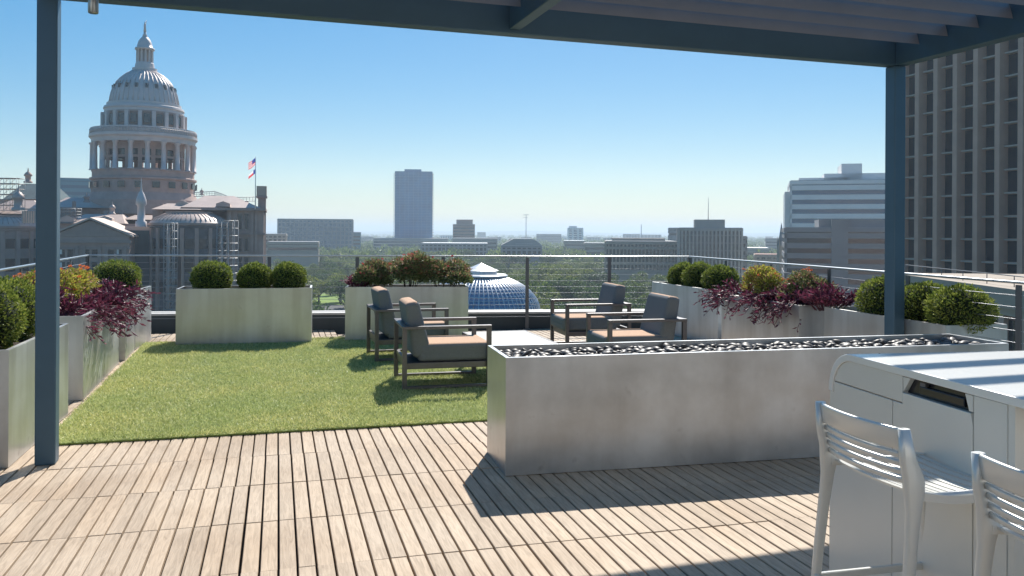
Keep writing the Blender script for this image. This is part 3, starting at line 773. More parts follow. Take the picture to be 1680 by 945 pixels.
def make_stool(label):
    """origin floor under the back edge, faces +x"""
    t = thing('bar_stool', label, 'bar stool', (0,0,0), 0, 'pale metal bar stools')
    W = .21
    # back rest: frame with four slats, slightly curved in plan
    def bx(z): return -.035*(z-.77)/.18
    def cur(y): return -.03*(1-(y/W)**2)
    def strip(z0, z1, th, name, ya=-W, yb=W, tw=0):
        rg = []
        for y in np.linspace(ya, yb, 13):
            zc = (z0+z1)/2; rg.append(rr_ring((bx(zc)+cur(y), y, zc), th, z1-z0, (1, 0, tw), (-.19, 0, 1)))
        sweep(rg, name, 'stool', t)
    strip(.884, .955, .018, 'top_rail')
    for z in (.868, .841, .814, .787): strip(z-.009, z+.009, .010, 'back_slat', tw=.3, ya=-W+.014, yb=W-.014)
    for sy in (-1, 1):
        y = sy*W
        pts = [(bx(.955), y, .955), (bx(.86)-.004, y, .86), (-.001, y, .80), (.0, y*1.005, .76), (-.004, y*1.02, .70), (-.015, y*1.035, .60), (-.03, y*1.06, .45), (-.05, y*1.10, .2), (-.07, y*1.14, 0.0)]
        ww = [(.026, .034), (.027, .054), (.028, .070), (.028, .068), (.024, .048), (.023, .040), (.022, .036), (.020, .030), (.018, .026)]
        sweep([rr_ring(p, q[1], q[0], (1,0,0), (0,1,0)) for p, q in zip(pts, ww)], 'leg', 'stool', t)
        # front leg with rounded shoulder
        pts = [(.08, y*.97, .735), (.30, y*.97, .735), (.355, y*.98, .728), (.385, y*.99, .70), (.40, y*1.0, .62), (.42, y*1.06, .3), (.44, y*1.12, 0)]
        b = MB(); b.tube(pts, [.013, .015, .017, .018, .016, .014, .012], 10); b.build('leg', 'stool', t)
    # seat: slats running side to side, dipped
    def sz(x, y): return .755-.022*math.sin(PI*min(1, max(0, (x-.02)/.36)))-.010*(1-(y/W)**2)+(.0 if x < .34 else -.01*(x-.34)/.05)
    for k in range(11):
        xa = .015+k*.034; b = MB(); ysx = np.linspace(-W+.012, W-.012, 9)
        for i in range(8):
            ya_, yb_ = ysx[i], ysx[i+1]; xb = xa+.026
            b.hexa([(xa, ya_, sz(xa, ya_)-.008), (xb, ya_, sz(xb, ya_)-.008), (xb, yb_, sz(xb, yb_)-.008), (xa, yb_, sz(xa, yb_)-.008)],
                   [(xa, ya_, sz(xa, ya_)), (xb, ya_, sz(xb, ya_)), (xb, yb_, sz(xb, yb_)), (xa, yb_, sz(xa, yb_))])
        b.build('seat_slat', 'stool', t)
    for sy in (-1, 1):
        b = MB(); xsx = np.linspace(.0, .39, 11)
        for i in range(10):
            xa, xb = xsx[i], xsx[i+1]; y0_, y1_ = sy*(W-.014), sy*(W+.008)
            b.hexa([(xa, y0_, sz(xa, W)-.022), (xb, y0_, sz(xb, W)-.022), (xb, y1_, sz(xb, W)-.022), (xa, y1_, sz(xa, W)-.022)],
                   [(xa, y0_, sz(xa, W)+.003), (xb, y0_, sz(xb, W)+.003), (xb, y1_, sz(xb, W)+.003), (xa, y1_, sz(xa, W)+.003)])
        b.build('seat_rail', 'stool', t)
    yb, yf = W*1.085, W*1.045
    MB().bar((-.045, -yb, .33), (-.045, yb, .33), .018, .028).build('stretcher', 'stool', t, bevel=.004)
    MB().bar((.418, -yf, .33), (.418, yf, .33), .022, .028).build('stretcher', 'stool', t, bevel=.004)
    for sy in (-1, 1): MB().bar((-.045, sy*yb, .33), (.418, sy*yf, .33), .016, .026).build('stretcher', 'stool', t, bevel=.004)
    return t
s1 = make_stool('slatted bar stool at the end panel of the bar, back to the camera'); s1.location = (1.184, 2.775, 0); s1.rotation_euler.z = math.radians(14.5)
s2 = copy_tree(s1, (1.147+.172+.045, 2.775-.68, 0), math.radians(14.5), 'slatted bar stool nearest the camera in the bottom right corner')
f3 = Vector((.26, -.965, 0)); s3 = copy_tree(s1, (2.25, 4.07, 0), math.atan2(f3.y, f3.x), 'bar stool seen under the bar counter on its far side')

# ------------------------------------------------------------------ unseen pale wall added behind the camera to bounce warm light
t = thing('penthouse', 'unseen pale wall with glazed doors, added behind the camera to bounce warm light', 'building', (-8, -4.2, 0), math.radians(6))
b = MB(); b.box(0, 5, 0, .3, 0, 4.2).box(5, 10.5, 0, .3, 2.5, 4.2).box(10.5, 17, 0, .3, 0, 4.2); b.build('wall', 'penthouse', t)
for k in range(4): 
    x = 5+k*1.375; f = MB().box(x+.01, x+.08, .1, .18, 0, 2.49).box(x+1.295, x+1.365, .1, .18, 0, 2.49).box(x+.081, x+1.294, .1, .18, 0, .1).box(x+.081, x+1.294, .1, .18, 2.39, 2.49).build('glazed_door', 'perg', t)
    MB().box(x+.082, x+1.293, .13, .15, .101, 2.389).build('pane', 'glassdk', f)

# ================================================================== CITY
GZ = -26.0
def flat(name, pts, z, m):
    b = MB(); b.poly([(x, y, z) for x, y in pts]); return tag(b.build(name, m), kind='structure')
b = MB(); n = 64
b.poly([(13000*math.cos(2*PI*i/n), 13000*math.sin(2*PI*i/n), GZ) for i in range(n)]); tag(b.build('ground', 'ground'), kind='structure')
# far hills
V = []; Fs = []; nx = 160
for row, (dist, hgt) in enumerate(((7500, 0), (9200, 1), (11500, .75), (12500, 0))):
    for i in range(nx+1):
        a = -1.2+2.4*i/nx
        h = hgt*(20+16*math.sin(a*5+row)+8*math.sin(a*17+row*2)+5*math.sin(a*41))
        V.append((dist*math.sin(a), dist*math.cos(a), GZ+1+max(0, h)))
for r in range(3):
    for i in range(nx): k = r*(nx+1)+i; Fs.append([k, k+1, k+nx+2, k+nx+1])
o = np_mesh('hills', np.array(V), np.array(Fs), 'hill'); tag(o, kind='structure')
# lawn and street seen between planters
def gp(px, py, z=GZ): p = G(px, py, z); return (p.x, p.y)
flat('lawn', [gp(470, 500), gp(600, 500), gp(600, 478), gp(480, 476)], GZ+.05, 'lawn')
flat('street', [gp(420, 530), gp(700, 522), gp(700, 500), gp(420, 503)], GZ+.05, 'asphalt')

def bldg(name, label, px0, px1, ytop, d, depth, m='conc_l', floors=6, style='ribbon', bays=8, rot=0, roofm='roofg', base=None, glass='glassdk', top=None, fh=3.6, cat='building'):
    """front face spans px0..px1 at distance d, top at pixel ytop; rot about vertical at left corner (deg, + = right end farther)"""
    if d > 415: d = 415+(d-415)*1.9; depth *= 1.3
    if name not in ('glass_tower',): rot = math.degrees(math.atan((840-px1)/1375))*.93 if px0+px1 < 1680 else -math.degrees(math.atan((px0-840)/1375))*.93
    pa = D(px0, ytop, d); pb = D(px1, ytop, d); r = math.radians(rot)
    # width so that rotated right end projects to px1
    ta = (px1-CX)/FPX; wv = (ta*pa.y-pa.x)/(math.cos(r)-ta*math.sin(r)); H = pa.z-GZ
    t = thing(name, label, cat, (pa.x, pa.y, GZ), r)
    i_ = .35
    low = H-floors*fh
    MB().box(i_, wv-i_, i_, depth-i_, max(0, low-.5), H-.3).build('core', glass, t)
    b = MB()
    if low > .5: b.box(0, wv, 0, depth, 0, low)
    b.box(-.1, wv+.1, -.1, depth+.1, H-fh*.38, H)
    for k in range(floors):
        z = H-(k+1)*fh
        if z < .3: break
        if style == 'fins': b.box(.1, wv-.1, .1, depth-.1, z, z+fh*.08); continue
        b.box(0, wv, 0, depth, z, z+fh*(.52 if style == 'ribbon' else .34))
    if style in ('grid', 'fins'):
        pw = wv/bays*(.35 if style == 'grid' else .45); ex = -.05 if style == 'grid' else -.7
        for k in range(bays+1):
            x = min(max(wv*k/bays, pw/2), wv-pw/2); b.box(x-pw/2, x+pw/2, ex, .34, max(0.1, low), H-.02)
        nb = max(2, int(depth/(wv/bays))); 
        for k in range(nb+1):
            y = min(max(depth*k/nb, pw/2), depth-pw/2)
            b.box(-.05 if style == 'grid' else -.4, .34, y-pw/2, y+pw/2, max(0.1, low), H-.02); b.box(wv-.34, wv+.05, y-pw/2, y+pw/2, max(0.1, low), H-.02)
    else:
        for x in (0, wv-.8): b.box(x, x+.8, 0, .34, low, H-.02)
    b.build('wall', m, t)
    for k in range(floors):
        z = H-(k+1)*fh
        if z < .3: break
        wz0, wz1 = z+fh*(.52 if style == 'ribbon' else .34), z+fh
        if k == 0: wz1 = H-fh*.38
        MB().box(.5, wv-.5, .28, .33, wz0+.02, wz1-.02).build('window', glass, t)
    MB().box(.3, wv-.3, .3, depth-.3, H+.002, H+.25).build('roof', roofm, t)
    if top:
        for (f0, f1, hh) in top:
            MB().box(wv*f0, wv*f1, depth*.3, depth*.75, H+.26, H+hh*(1 if d < 415 else 1.6)).build('roof_plant', m, t)
    return t, wv, H
# glass tower
t, wv, H = bldg('glass_tower', 'tall blue glass apartment tower standing alone on the skyline', 648, 709, 281, 723, 32, 'glassblue', 1, 'ribbon', glass='glassblue', rot=5, roofm='glassblue', cat='tower')
nfl = 34
for k in range(nfl):
    z = H-(k+1)*3.15
    b = MB(); b.box(-.15, wv+.15, -.15, 32, z, z+.25); b.build('floor_line', 'bluelines', t)
for k in range(0, 33):
    z = H-4-k*3.15
    for x in (-1.6, wv-.3): MB().box(x, x+1.9, -1.2, 5, z, z+1.1).build('balcony', 'white' if x < 0 else 'conc_l', t)
b = MB()
for q in (.13, .27, .36, .5, .62, .72, .86): b.box(wv*q-.15, wv*q+.15, -.35, .1, 6, H)
b.build('mullions', 'bluelines', t)
MB().box(wv*.25, wv*.7, 4, 20, H, H+3).build('roof_plant', 'glassblue', t)
bldg('office_block', 'wide hazy blue grey office block left of the glass tower', 455, 579, 359, 620, 40, 'greyb', 7, 'grid', 18, rot=-6, fh=4.2, glass='glassmid')
bldg('office_block', 'small glassy block attached to the right of the wide hazy office block', 567, 592, 381, 640, 20, 'glassteal', 4, 'ribbon', rot=0)
bldg('low_building', 'low beige building below the wide hazy office block', 438, 523, 397, 480, 20, 'tanb', 2, 'ribbon', rot=3)
bldg('low_building', 'low tan building just right of the capitol wing', 425, 470, 384, 500, 25, 'tanb', 3, 'grid', 6)
bldg('low_building', 'long low grey building in front of the foot of the glass tower', 612, 735, 391, 700, 30, 'conc_l', 3, 'ribbon', rot=-3, fh=3.4)
bldg('low_building', 'long low pale roofed building right of the glass tower foot', 690, 800, 399, 560, 30, 'greyb', 3, 'grid', 16, roofm='roofw')
bldg('stepped_building', 'brownish mid rise block with white window bands right of the glass tower', 743, 779, 368, 700, 22, 'brick', 6, 'ribbon', top=[(.15, .9, 3.5)], rot=5)
bldg('low_building', 'flat grey building below the brownish mid rise block', 742, 816, 391, 600, 30, 'conc_l', 3, 'ribbon')
t, wv, H = bldg('gabled_hall', 'grey hall with a bright sunlit gable roof', 822, 890, 403, 500, 24, 'greyb', 2, 'grid', 8, roofm='roofw')
b = MB(); b.extrude([(0, 0), (wv, 0), (wv*.78, 4.5), (wv*.3, 4.5)], (0, 0, H+.26), (1,0,0), (0,0,1), (0, 24, 0)); b.build('gable', 'roofg', t)
b = MB(); b.hexa([(wv*.35, -.1, H+1.2), (wv*.75, -.1, H+1.2), (wv*.78, 6, H+4.7), (wv*.3, 6, H+4.7)], [(wv*.35, -.1, H+1.3), (wv*.75, -.1, H+1.3), (wv*.78, 6, H+4.85), (wv*.3, 6, H+4.85)]); b.build('pale_roof_slope', 'roofw', t)  # opaque white sheet on the front roof slope
bldg('apartment_block', 'pale blue glass mid rise rising above the far trees', 931, 957, 374, 900, 20, 'white', 6, 'grid', 3, glass='glassmid', top=[(.1, .6, 2)])
bldg('apartment_block', 'dark blocky building beside the pale blue glass mid rise', 880, 921, 384, 1100, 40, 'greyb', 5, 'ribbon')
bldg('apartment_block', 'small dark block left of the antenna mast on the horizon', 1022, 1050, 384, 1300, 40, 'greyb', 4, 'grid', 6)
bldg('apartment_block', 'pale small block right of the antenna mast on the horizon', 1051, 1085, 385, 1350, 40, 'conc_l', 4, 'grid', 6)
bldg('low_building', 'long low flat building left of the tan arcaded building', 958, 996, 399, 560, 30, 'tanb', 3, 'ribbon')
bldg('low_building', 'low white edged building among the trees right of the sunlit gable', 925, 960, 395, 640, 30, 'tanb', 3, 'ribbon', roofm='roofw')
bldg('arcaded_building', 'tan stone office with tall narrow window bays', 993, 1113, 396, 420, 35, 'tanb', 4, 'grid', 20, rot=2, fh=3.9, top=[(.1, .85, 1.0)])
bldg('stone_block', 'plain blue grey block behind the left side of the tall finned building', 1097, 1124, 374, 520, 30, 'greyb', 2, 'ribbon')
t, wv, H = bldg('finned_building', 'pale stone building with tall vertical fins and a mast', 1113, 1219, 374, 400, 40, 'conc_l', 7, 'fins', 17, rot=3, fh=3.6)
b = MB(); b.box(wv*.26, wv*.72, 3, 22, H, H+4.1)
for q in range(9): b.box(wv*(.26+.46*q/8)-.25, wv*(.26+.46*q/8)+.25, 2.7, 3, H, H+4.1)
b.build('penthouse', 'conc_l', t)
MB().tube([(wv*.48, 10, H+4), (wv*.48, 10, H+15)], [.22, .08], 6).build('mast', 'pipe', t)
bldg('low_building', 'narrow block joined to the right end of the finned building', 1217, 1226, 388, 410, 30, 'greyb', 5, 'ribbon')
bldg('low_building', 'dark roofed grey block between the finned building and the church spire', 1256, 1290, 391, 700, 30, 'greyb', 4, 'ribbon')
bldg('low_building', 'low white roofed sheds near the church spire', 1225, 1262, 407, 560, 30, 'tanb', 2, 'ribbon', roofm='roofw')
bldg('low_building', 'tan low house with a pinkish roof left of the grey banded building', 1238, 1287, 418, 430, 20, 'tanb', 2, 'grid', 5, roofm='brick')
# horizon bits: small blocks
fillers = [(585, 612, 388, 1000, 'conc_l'), (722, 742, 386, 1200, 'white'), (783, 797, 381, 1500, 'greyb'), (800, 822, 389, 1100, 'roofg'), (855, 872, 389, 1300, 'tanb'), (905, 930, 388, 1400, 'white'),
           (962, 985, 389, 1300, 'tanb'), (990, 1015, 390, 1100, 'conc_l'), (1228, 1250, 397, 1300, 'conc_l'), (1256, 1268, 388, 1500, 'greyb'), (600, 640, 394, 900, 'tanb'), (835, 853, 392, 900, 'brick')]
desc = ['pale block left of the glass tower foot', 'white block right of the glass tower foot', 'tiny grey tower on the horizon right of the brownish mid rise', 'grey roofed block left of the sunlit gable', 'tan block above the sunlit gable roof', 'white block left of the pale blue glass mid rise', 'tan block right of the pale blue glass mid rise', 'pale block above the left end of the arcaded building', 'pale block on the horizon right of the finned building', 'small hazy tower left of the church spire', 'tan block behind the trees left of the glass tower', 'brick block left of the sunlit gable roof']
for (a, b_, y, d, m), ds in zip(fillers, desc):
    bldg('distant_building', 'small distant '+ds, a, b_, y, d, 25, m, 3, 'ribbon' if a % 2 else 'grid', 5)
# masts
for px, y0, y1, d, lab in ((863, 352, 392, 1400, 'thin lattice mast with a crossed top on the horizon left of centre'), (1052, 368, 388, 1300, 'short thin antenna mast on the horizon')):
    p = D(px, y1, d); q = D(px, y0, d); t = thing('antenna_mast', lab, 'mast', (p.x, p.y, GZ))
    MB().tube([(0, 0, 0), (0, 0, q.z-GZ)], [.9, .5], 5).build('pole', 'pipe', t)
    if px < 900: MB().bar((-5, 0, q.z-GZ-.5), (5, 0, q.z-GZ-.5), .8).bar((-5, 0, q.z-GZ-5), (3, 0, q.z-GZ-5), .6).build('crossarm', 'pipe', t)
# church
p = D(1282, 375, 300); t = thing('church', 'slim stone church spire left of the grey banded building', 'church', (p.x, p.y, GZ))
H = p.z-GZ
MB().box(-1.2, 1.2, -1.2, 1.2, 0, H-6).build('tower', 'tanb', t)
b = MB(); b.lathe([(1.3, H-6), (.05, H+2)], n=8, smooth=False); b.build('spire', 'greyb', t)
for sx in (-1, 1):
    for sy in (-1, 1): b = MB(); b.lathe([(.3, H-6), (.3, H-5), (.02, H-3)], c=(sx*.95, sy*.95), n=6, smooth=False); b.build('pinnacle', 'tanb', t)

# white banded office
t, wv, H = bldg('office_building', 'large white office building with ribbon windows and stepped roof', 1296, 1470, 297, 330, 45, 'white', 9, 'ribbon', rot=-4, fh=3.7, top=[(.10, .60, 2.0), (.35, .95, 3.6), (.52, .72, 7.5)], glass='glassmid')
MB().box(-1.8, 0, 4, 40, 0, H-4).build('stair_tower', 'white', t)
t, wv, H = bldg('office_building', 'grey banded office building in front of the white one', 1287, 1470, 374, 250, 40, 'greyb', 6, 'ribbon', rot=-3, fh=3.0)
MB().box(wv*.43, wv*.58, -.3, 20, 3, H+2.6).build('stair_tower', 'greyb', t)
MB().box(wv*.32, wv*1.0, 2, 25, H, H+2.6).build('roof_plant', 'greyb', t)

# big brown tower at right: face from P0 (far) to P1 (near)
Pf = D(1489, 100, 160); Pn_ = D(1720, 60, 132)
u = (Pn_-Pf); u.z = 0; TLn = u.length; u.normalize()
tw = thing('tall_office_tower', 'tall brown concrete tower with deep vertical fins at the right edge', 'tower', (Pf.x, Pf.y, GZ), math.atan2(u.y, u.x))
# local x along the face towards camera, face plane y=0, outward (towards left/camera) is -y
bay = 4.35; nb = int(TLn/bay)+1; fh = 3.85; Htop = D(1515, 88, 157).z-GZ
L_ = nb*bay
core = MB(); core.box(0, L_, .02, 40, 0, Htop-.5).build('core', 'conc', tw)
b = MB(); b.box(-.3, L_+.3, -1.7, 40.3, Htop, Htop+4.0); b.box(-.3, L_+.3, -1.7, 40.3, Htop+4.002, Htop+4.5); b.build('parapet', 'conc', tw)
for k in range(nb+1):
    x = k*bay; MB().box(x-.48, x+.48, -1.9, .0, 0, Htop-.002).build('fin', 'conc', tw)
nfv = 11
wm = MB(); wm.box(-.05, bay-1.0, -.06, 0, 0, fh-.42)
wm = wm.build('window', 'towerglass', tw, loc=(.56, 0, Htop-fh+.2))
fr_m = MB().box(2.1, 2.18, -.12, -.062, 0, fh-.42).box(2.7, 2.78, -.12, -.062, 0, fh-.42).build('mullion', 'conc_l', wm)
sl_ = MB().box(0, bay-1.12, -1.0, -.0, -.34, -.08).build('sill', 'conc_l', wm)
first = True
for i in range(nb):
    for j in range(nfv):
        if i*nfv+j >= 100: break
        if first: first = False; continue
        c = wm.copy(); COL.objects.link(c); c.parent = tw; c.location = (i*bay+.56, 0, Htop-fh+.2-j*fh)
        for q in (fr_m, sl_): e = q.copy(); COL.objects.link(e); e.parent = c

# podium wall below the tower
pa = Vector((42, 92, 0)); pb = Vector((37, 40, 0)); u = (pb-pa).normalized()
t = thing('podium_building', 'tan stone podium with a heavy cornice behind the right railing', 'building', (pa.x, pa.y, GZ), math.atan2(u.y, u.x)); L_ = (pb-pa).length; H = 29.3-6
MB().box(0, L_, .4, 20, 0, H-2.2).build('core', 'brick', t)
MB().box(-.3, L_, -.35, 20, H-1.6, H).box(-.2, L_, -.1, 20, H-2.2, H-1.602).build('cornice', 'tanb', t)
b = MB()
for k in range(int(L_/3.4)+1): b.box(k*3.4, k*3.4+.9, -.05, .4, 0, H-2.2)
b.build('piers', 'conc', t)
for k in range(int(L_/3.4)):
    for j in range(2):
        MB().box(k*3.4+.95, k*3.4+3.35, .30, .39, H-5.4-j*3.6, H-2.6-j*3.6).build('window', 'glassdk', t)
b = MB(); b.tube([(0, 1.2, H+.9), (L_, 1.2, H+.9)], .05, 6)
for k in range(12): b.tube([(k*L_/11, 1.2, H), (k*L_/11, 1.2, H+.9)], .04, 5)
b.build('roof_handrail', 'rail', t)

# ribbed glass dome building
dd_ = 150; c0 = D(789, 511, dd_); RD = 96*dd_/FPX; zc = c0.z-GZ
t = thing('domed_hall', 'round hall with a blue ribbed glass dome and a small lantern', 'building', (c0.x, c0.y, GZ))
Hd = (511-452)*dd_/FPX
MB().lathe([(RD*1.22, 0), (RD*1.22, zc-.5), (RD*1.22, zc-.1), (RD*1.04, zc+.15), (RD*.99, zc+.15)], n=64).build('drum', 'cap', t)
prof = [(RD*math.cos(a), zc+.1+Hd*1.02*math.sin(a)) for a in np.linspace(0, 1.28, 14)]
MB().lathe(prof, n=72).build('glass_shell', 'domeglass', t)
b = MB()
for k in range(72):
    a = 2*PI*k/72; b.tube([(r*1.006*math.cos(a), r*1.006*math.sin(a), z+.03) for r, z in prof], .12, 4)
b.build('ribs', 'ribmetal', t)
b = MB()
for r, z in prof[1:]: b.lathe([(r+.02, z-.05), (r+.12, z), (r+.0, z+.07)], n=72)
b.build('rings', 'ribmetal', t)
rt, zt = prof[-1]
MB().lathe([(rt*1.55, zt-.15), (rt*1.6, zt+.1), (rt*1.5, zt+.3), (rt*.95, zt+.32), (rt*.95, zt+.9), (rt*1.05, zt+.95), (.02, zt+2.3)], n=24, smooth=False).build('lantern', 'ribmetal', t)

# ------------------------------------------------------------------ the capitol
cd = 260.0; ck = cd/FPX
cc = D(236.5, 300, cd)
cap = thing('capitol_building', 'domed granite capitol with columned drum rising at the left', 'capitol building', (cc.x, cc.y, 0))
def Z(y): return D(236.5, y, cd).z
def lp(pr): return [(h*ck*.975, Z(y)) for h, y in pr]
MB().lathe(lp([(19, 118), (29, 124), (37, 131), (43, 138), (47, 145), (50.5, 154), (52.5, 163), (54, 172)][::-1]), n=80).build('dome', 'domewhite', cap)
b = MB()
for k in range(40):
    a = 2*PI*(k+.5)/40; b.tube([(r*1.004*math.cos(a), r*1.004*math.sin(a), z) for r, z in lp([(19, 118), (29, 124), (37, 131), (43, 138), (47, 145), (50.5, 154), (52.5, 163), (54, 172)])], .22, 4)
b.build('dome_ribs', 'domewhite', cap)
MB().lathe(lp([(54, 172), (58, 172.5), (58, 177), (62, 178.5), (63, 182), (61.5, 184), (61.5, 188)][::-1]), n=80, smooth=False).build('attic_ring', 'domewhite', cap)
MB().lathe(lp([(61.5, 188), (61.5, 191), (60, 191.5), (60, 211), (62.5, 211.5), (62.5, 216), (70, 217)][::-1]), n=80, smooth=False).build('upper_drum', 'granite_d', cap)
for k in range(20):
    a = 2*PI*(k+.5)/20; r = 60.5*ck; ct, st_ = math.cos(a), math.sin(a)
    # window of upper drum and small dome window
    o = MB().box(-.05, .25, -.85, .85, Z(208), Z(194)).build('window', 'glassdk', cap); o.location = (r*ct, r*st_, 0); o.rotation_euler = (0,0,a)
    a2 = a+PI/20
    o = MB().box(-.1, .9, -.55, .55, Z(213), Z(189.5)).build('pilaster', 'domewhite', cap); o.location = (r*math.cos(a2), r*math.sin(a2), 0); o.rotation_euler = (0,0,a2)
    o = MB().box(-.9, .25, -.33, .33, Z(150.5), Z(143.5)).build('dormer', 'glassdk', cap); r2 = 47.6*ck; o.location = (r2*ct, r2*st_, 0); o.rotation_euler = (0,0,a)
# colonnade entablature
MB().lathe(lp([(62.5, 217), (79, 217.5), (80, 218), (80, 222), (80, 224), (84, 225), (84, 229), (81, 232), (80, 238), (62, 238)][::-1]), n=96, smooth=False).build('entablature', 'domewhite', cap)
b = MB()
for k in range(120):
    a = 2*PI*k/120; b.tube([(80.5*ck*math.cos(a), 80.5*ck*math.sin(a), Z(223.5)), (80.5*ck*math.cos(a), 80.5*ck*math.sin(a), Z(217))], .14, 4)
b.lathe(lp([(80, 217.5), (82, 217), (82, 215), (79.5, 214.5), (79.5, 217)][::-1]), n=96, smooth=False)
b.build('balustrade', 'domewhite', cap)
for k in range(20):
    a = 2*PI*(k+.5)/20; R = 76.5*ck
    o = MB().lathe([(.95, Z(282)), (.95, Z(280.5)), (.74, Z(280)), (.62, Z(242)), (.9, Z(240.5)), (.95, Z(238.1))], n=12).build('column', 'domewhite', cap)
    o.location = (R*math.cos(a), R*math.sin(a), 0)
# hollow inner drum with arched openings (20)
b = MB(); R0, R1_ = 62*ck, 59.5*ck
for k in range(20):
    a0_, a1_ = 2*PI*k/20, 2*PI*(k+1)/20; am = (a0_+a1_)/2; hwin = .34*(a1_-a0_)
    for (s0, s1, z0, z1) in ((a0_, am-hwin, Z(283), Z(237)), (am+hwin, a1_, Z(283), Z(237)), (am-hwin, am+hwin, Z(283), Z(279)), (am-hwin, am+hwin, Z(262.5), Z(258.8)), (am-hwin, am+hwin, Z(249), Z(237))):
        q = [(R1_*math.cos(s0), R1_*math.sin(s0)), (R0*math.cos(s0), R0*math.sin(s0)), (R0*math.cos(s1), R0*math.sin(s1)), (R1_*math.cos(s1), R1_*math.sin(s1))]
        b.hexa([(x, y, z0) for x, y in q], [(x, y, z1) for x, y in q])
b.build('inner_drum', 'granite', cap)
MB().lathe([(R1_-.3, Z(258.7)), (R1_-.3, Z(248.9))], n=60).build('drum_glazing', 'glassdk', cap)
MB().lathe(lp([(62, 282), (80, 282), (80, 284), (79, 284.5), (79, 293), (83, 294.5), (83, 297), (80, 298.5), (80, 318), (86, 330), (86, 352), (10, 352)][::-1]), n=96, smooth=False).build('lower_drum', 'granite', cap)
for k in range(20):
    a = 2*PI*(k)/20; r = 80.2*ck
    o = MB().box(-.1, .25, -1.0, 1.0, Z(311), Z(301.5)).build('window', 'glassdk', cap); o.location = (r*math.cos(a), r*math.sin(a), 0); o.rotation_euler = (0,0,a)
# lantern and statue
MB().lathe(lp([(19, 119), (19.5, 117), (19.5, 113), (15.5, 112), (14.5, 105), (13.5, 103)][::-1]), n=32, smooth=False).build('lantern_base', 'domewhite', cap)
for k in range(12):
    a = 2*PI*k/12; R = 11.5*ck; o = MB().lathe([(.38, Z(103)), (.32, Z(83)), (.42, Z(82))], n=8).build('lantern_column', 'domewhite', cap); o.location = (R*math.cos(a), R*math.sin(a), 0)
MB().lathe(lp([(3.5, 103), (3.5, 82)][::-1]), n=12).build('lantern_core', 'domewhite', cap)
MB().lathe(lp([(8, 83), (15.5, 82.2), (15.5, 79.5), (12.5, 78), (11.5, 73), (9.5, 67), (6, 62.5), (3.4, 60), (4, 58.5), (2.2, 56), (2.2, 53), (1.2, 52)][::-1]), n=28).build('lantern_cap', 'domewhite', cap)
z0 = Z(52); b = MB()
b.tube([(0,0,z0), (0,0,z0+1.6), (0,0,z0+2.3), (0,0,z0+2.7)], [.45, .30, .34, .12], 8); b.tube([(0,0,z0+2.72), (0,0,z0+2.95), (0,0,z0+3.2)], [.1, .17, .06], 8)
b.tube([(0.25,0,z0+2.4), (.42,0,z0+3.0), (.35,0,z0+3.5)], [.08, .07, .12], 6); b.tube([(-.25,0,z0+2.3), (-.38,0,z0+1.4)], [.08, .05], 6)
b.build('statue', 'domewhite', cap)

def capworld(px, y, d): p = D(px, y, d); return p-Vector(cap.location)
def face_w(a, px):      # distance along the facade direction d2 from a (world) until pixel column px
    t1 = (px-CX)/FPX; return (t1*a.y-a.x)/(d2.x-t1*d2.y)
CO = Vector(cap.location)
def rb(A, w, y0, y1, z0, z1, mb=None):
    """box along the facade: A world corner, width w, from y0 to y1 in depth"""
    mb = mb or MB(); q = [A+d1*y0, A+d2*w+d1*y0, A+d2*w+d1*y1, A+d1*y1]; q = [p-CO for p in q]
    return mb.hexa([(p.x, p.y, z0) for p in q], [(p.x, p.y, z1) for p in q])
def cbox(name, px0, px1, ytop, ybot, d, depth, m, ref=None):
    if ref: A0 = D(ref[0], 380, ref[1]); A = A0+d2*face_w(A0, px0)-d1*(ref[2] if len(ref) > 2 else 0)
    else: A = D(px0, 380, d)
    A.z = 0; w_ = face_w(A, px1); zt = D(px0, ytop, A.y).z; zb = D(px0, ybot, A.y).z if ybot else GZ
    return rb(A, w_, 0, depth, zb, zt).build(name, m, cap)
def cwindows(px0, px1, y0, y1, ref, n, w=.5):
    A0 = D(ref[0], 380, ref[1]); A0.z = 0; zr0 = D(ref[0], y0, ref[1]).z; zr1 = D(ref[0], y1, ref[1]).z
    for k in range(n):
        pc = px0+(px1-px0)*(k+.5)/n; hw = (px1-px0)/n*w/2
        wa, wb = face_w(A0, pc-hw), face_w(A0, pc+hw); A = A0+d2*wa; L_ = wb-wa
        g = rb(A-d2*.25, L_+.5, -.14, -.002, zr1-.3, zr1-.002); g = rb(A-d2*.25, L_+.5, -.14, -.002, zr0+.002, zr0+.3, g)
        g = rb(A-d2*.25, .248, -.12, -.002, zr1, zr0, g); g = rb(A+d2*(L_+.002), .248, -.12, -.002, zr1, zr0, g)
        wd = g.build('window', 'granite_d', cap)
        rb(A, L_, -.06, -.004, zr1, zr0).build('pane', 'glassdk', wd)
        if (k*7+int(px0)) % 3 == 0: rb(A+d2*.1, L_/2-.15, -.085, -.062, zr1+(zr0-zr1)*.35, zr0-.1).build('blind', 'white', wd)
# right wing
WR = (372, 213)
cbox('wing_wall', 372, 433, 344, None, 213, 22, 'granite')
cbox('wing_cornice', 330, 436, 340, 344.5, 210, 24, 'granite_d')
cbox('wing_cornice', 372, 435, 382, 385, 0, .69, 'granite_d', ref=(372, 213, .7))
cbox('wing_wall', 250, 372, 344.7, None, 219, 18, 'granite_d')
for px in (375, 384, 412, 418): cbox('pilaster', px, px+4, 345, None, 0, .49, 'granite', ref=(372, 213, .5))
for y0, y1 in ((351, 376), (391, 412), (422, 446), (456, 476)): cwindows(388, 410, y0, y1, WR, 2, .6)
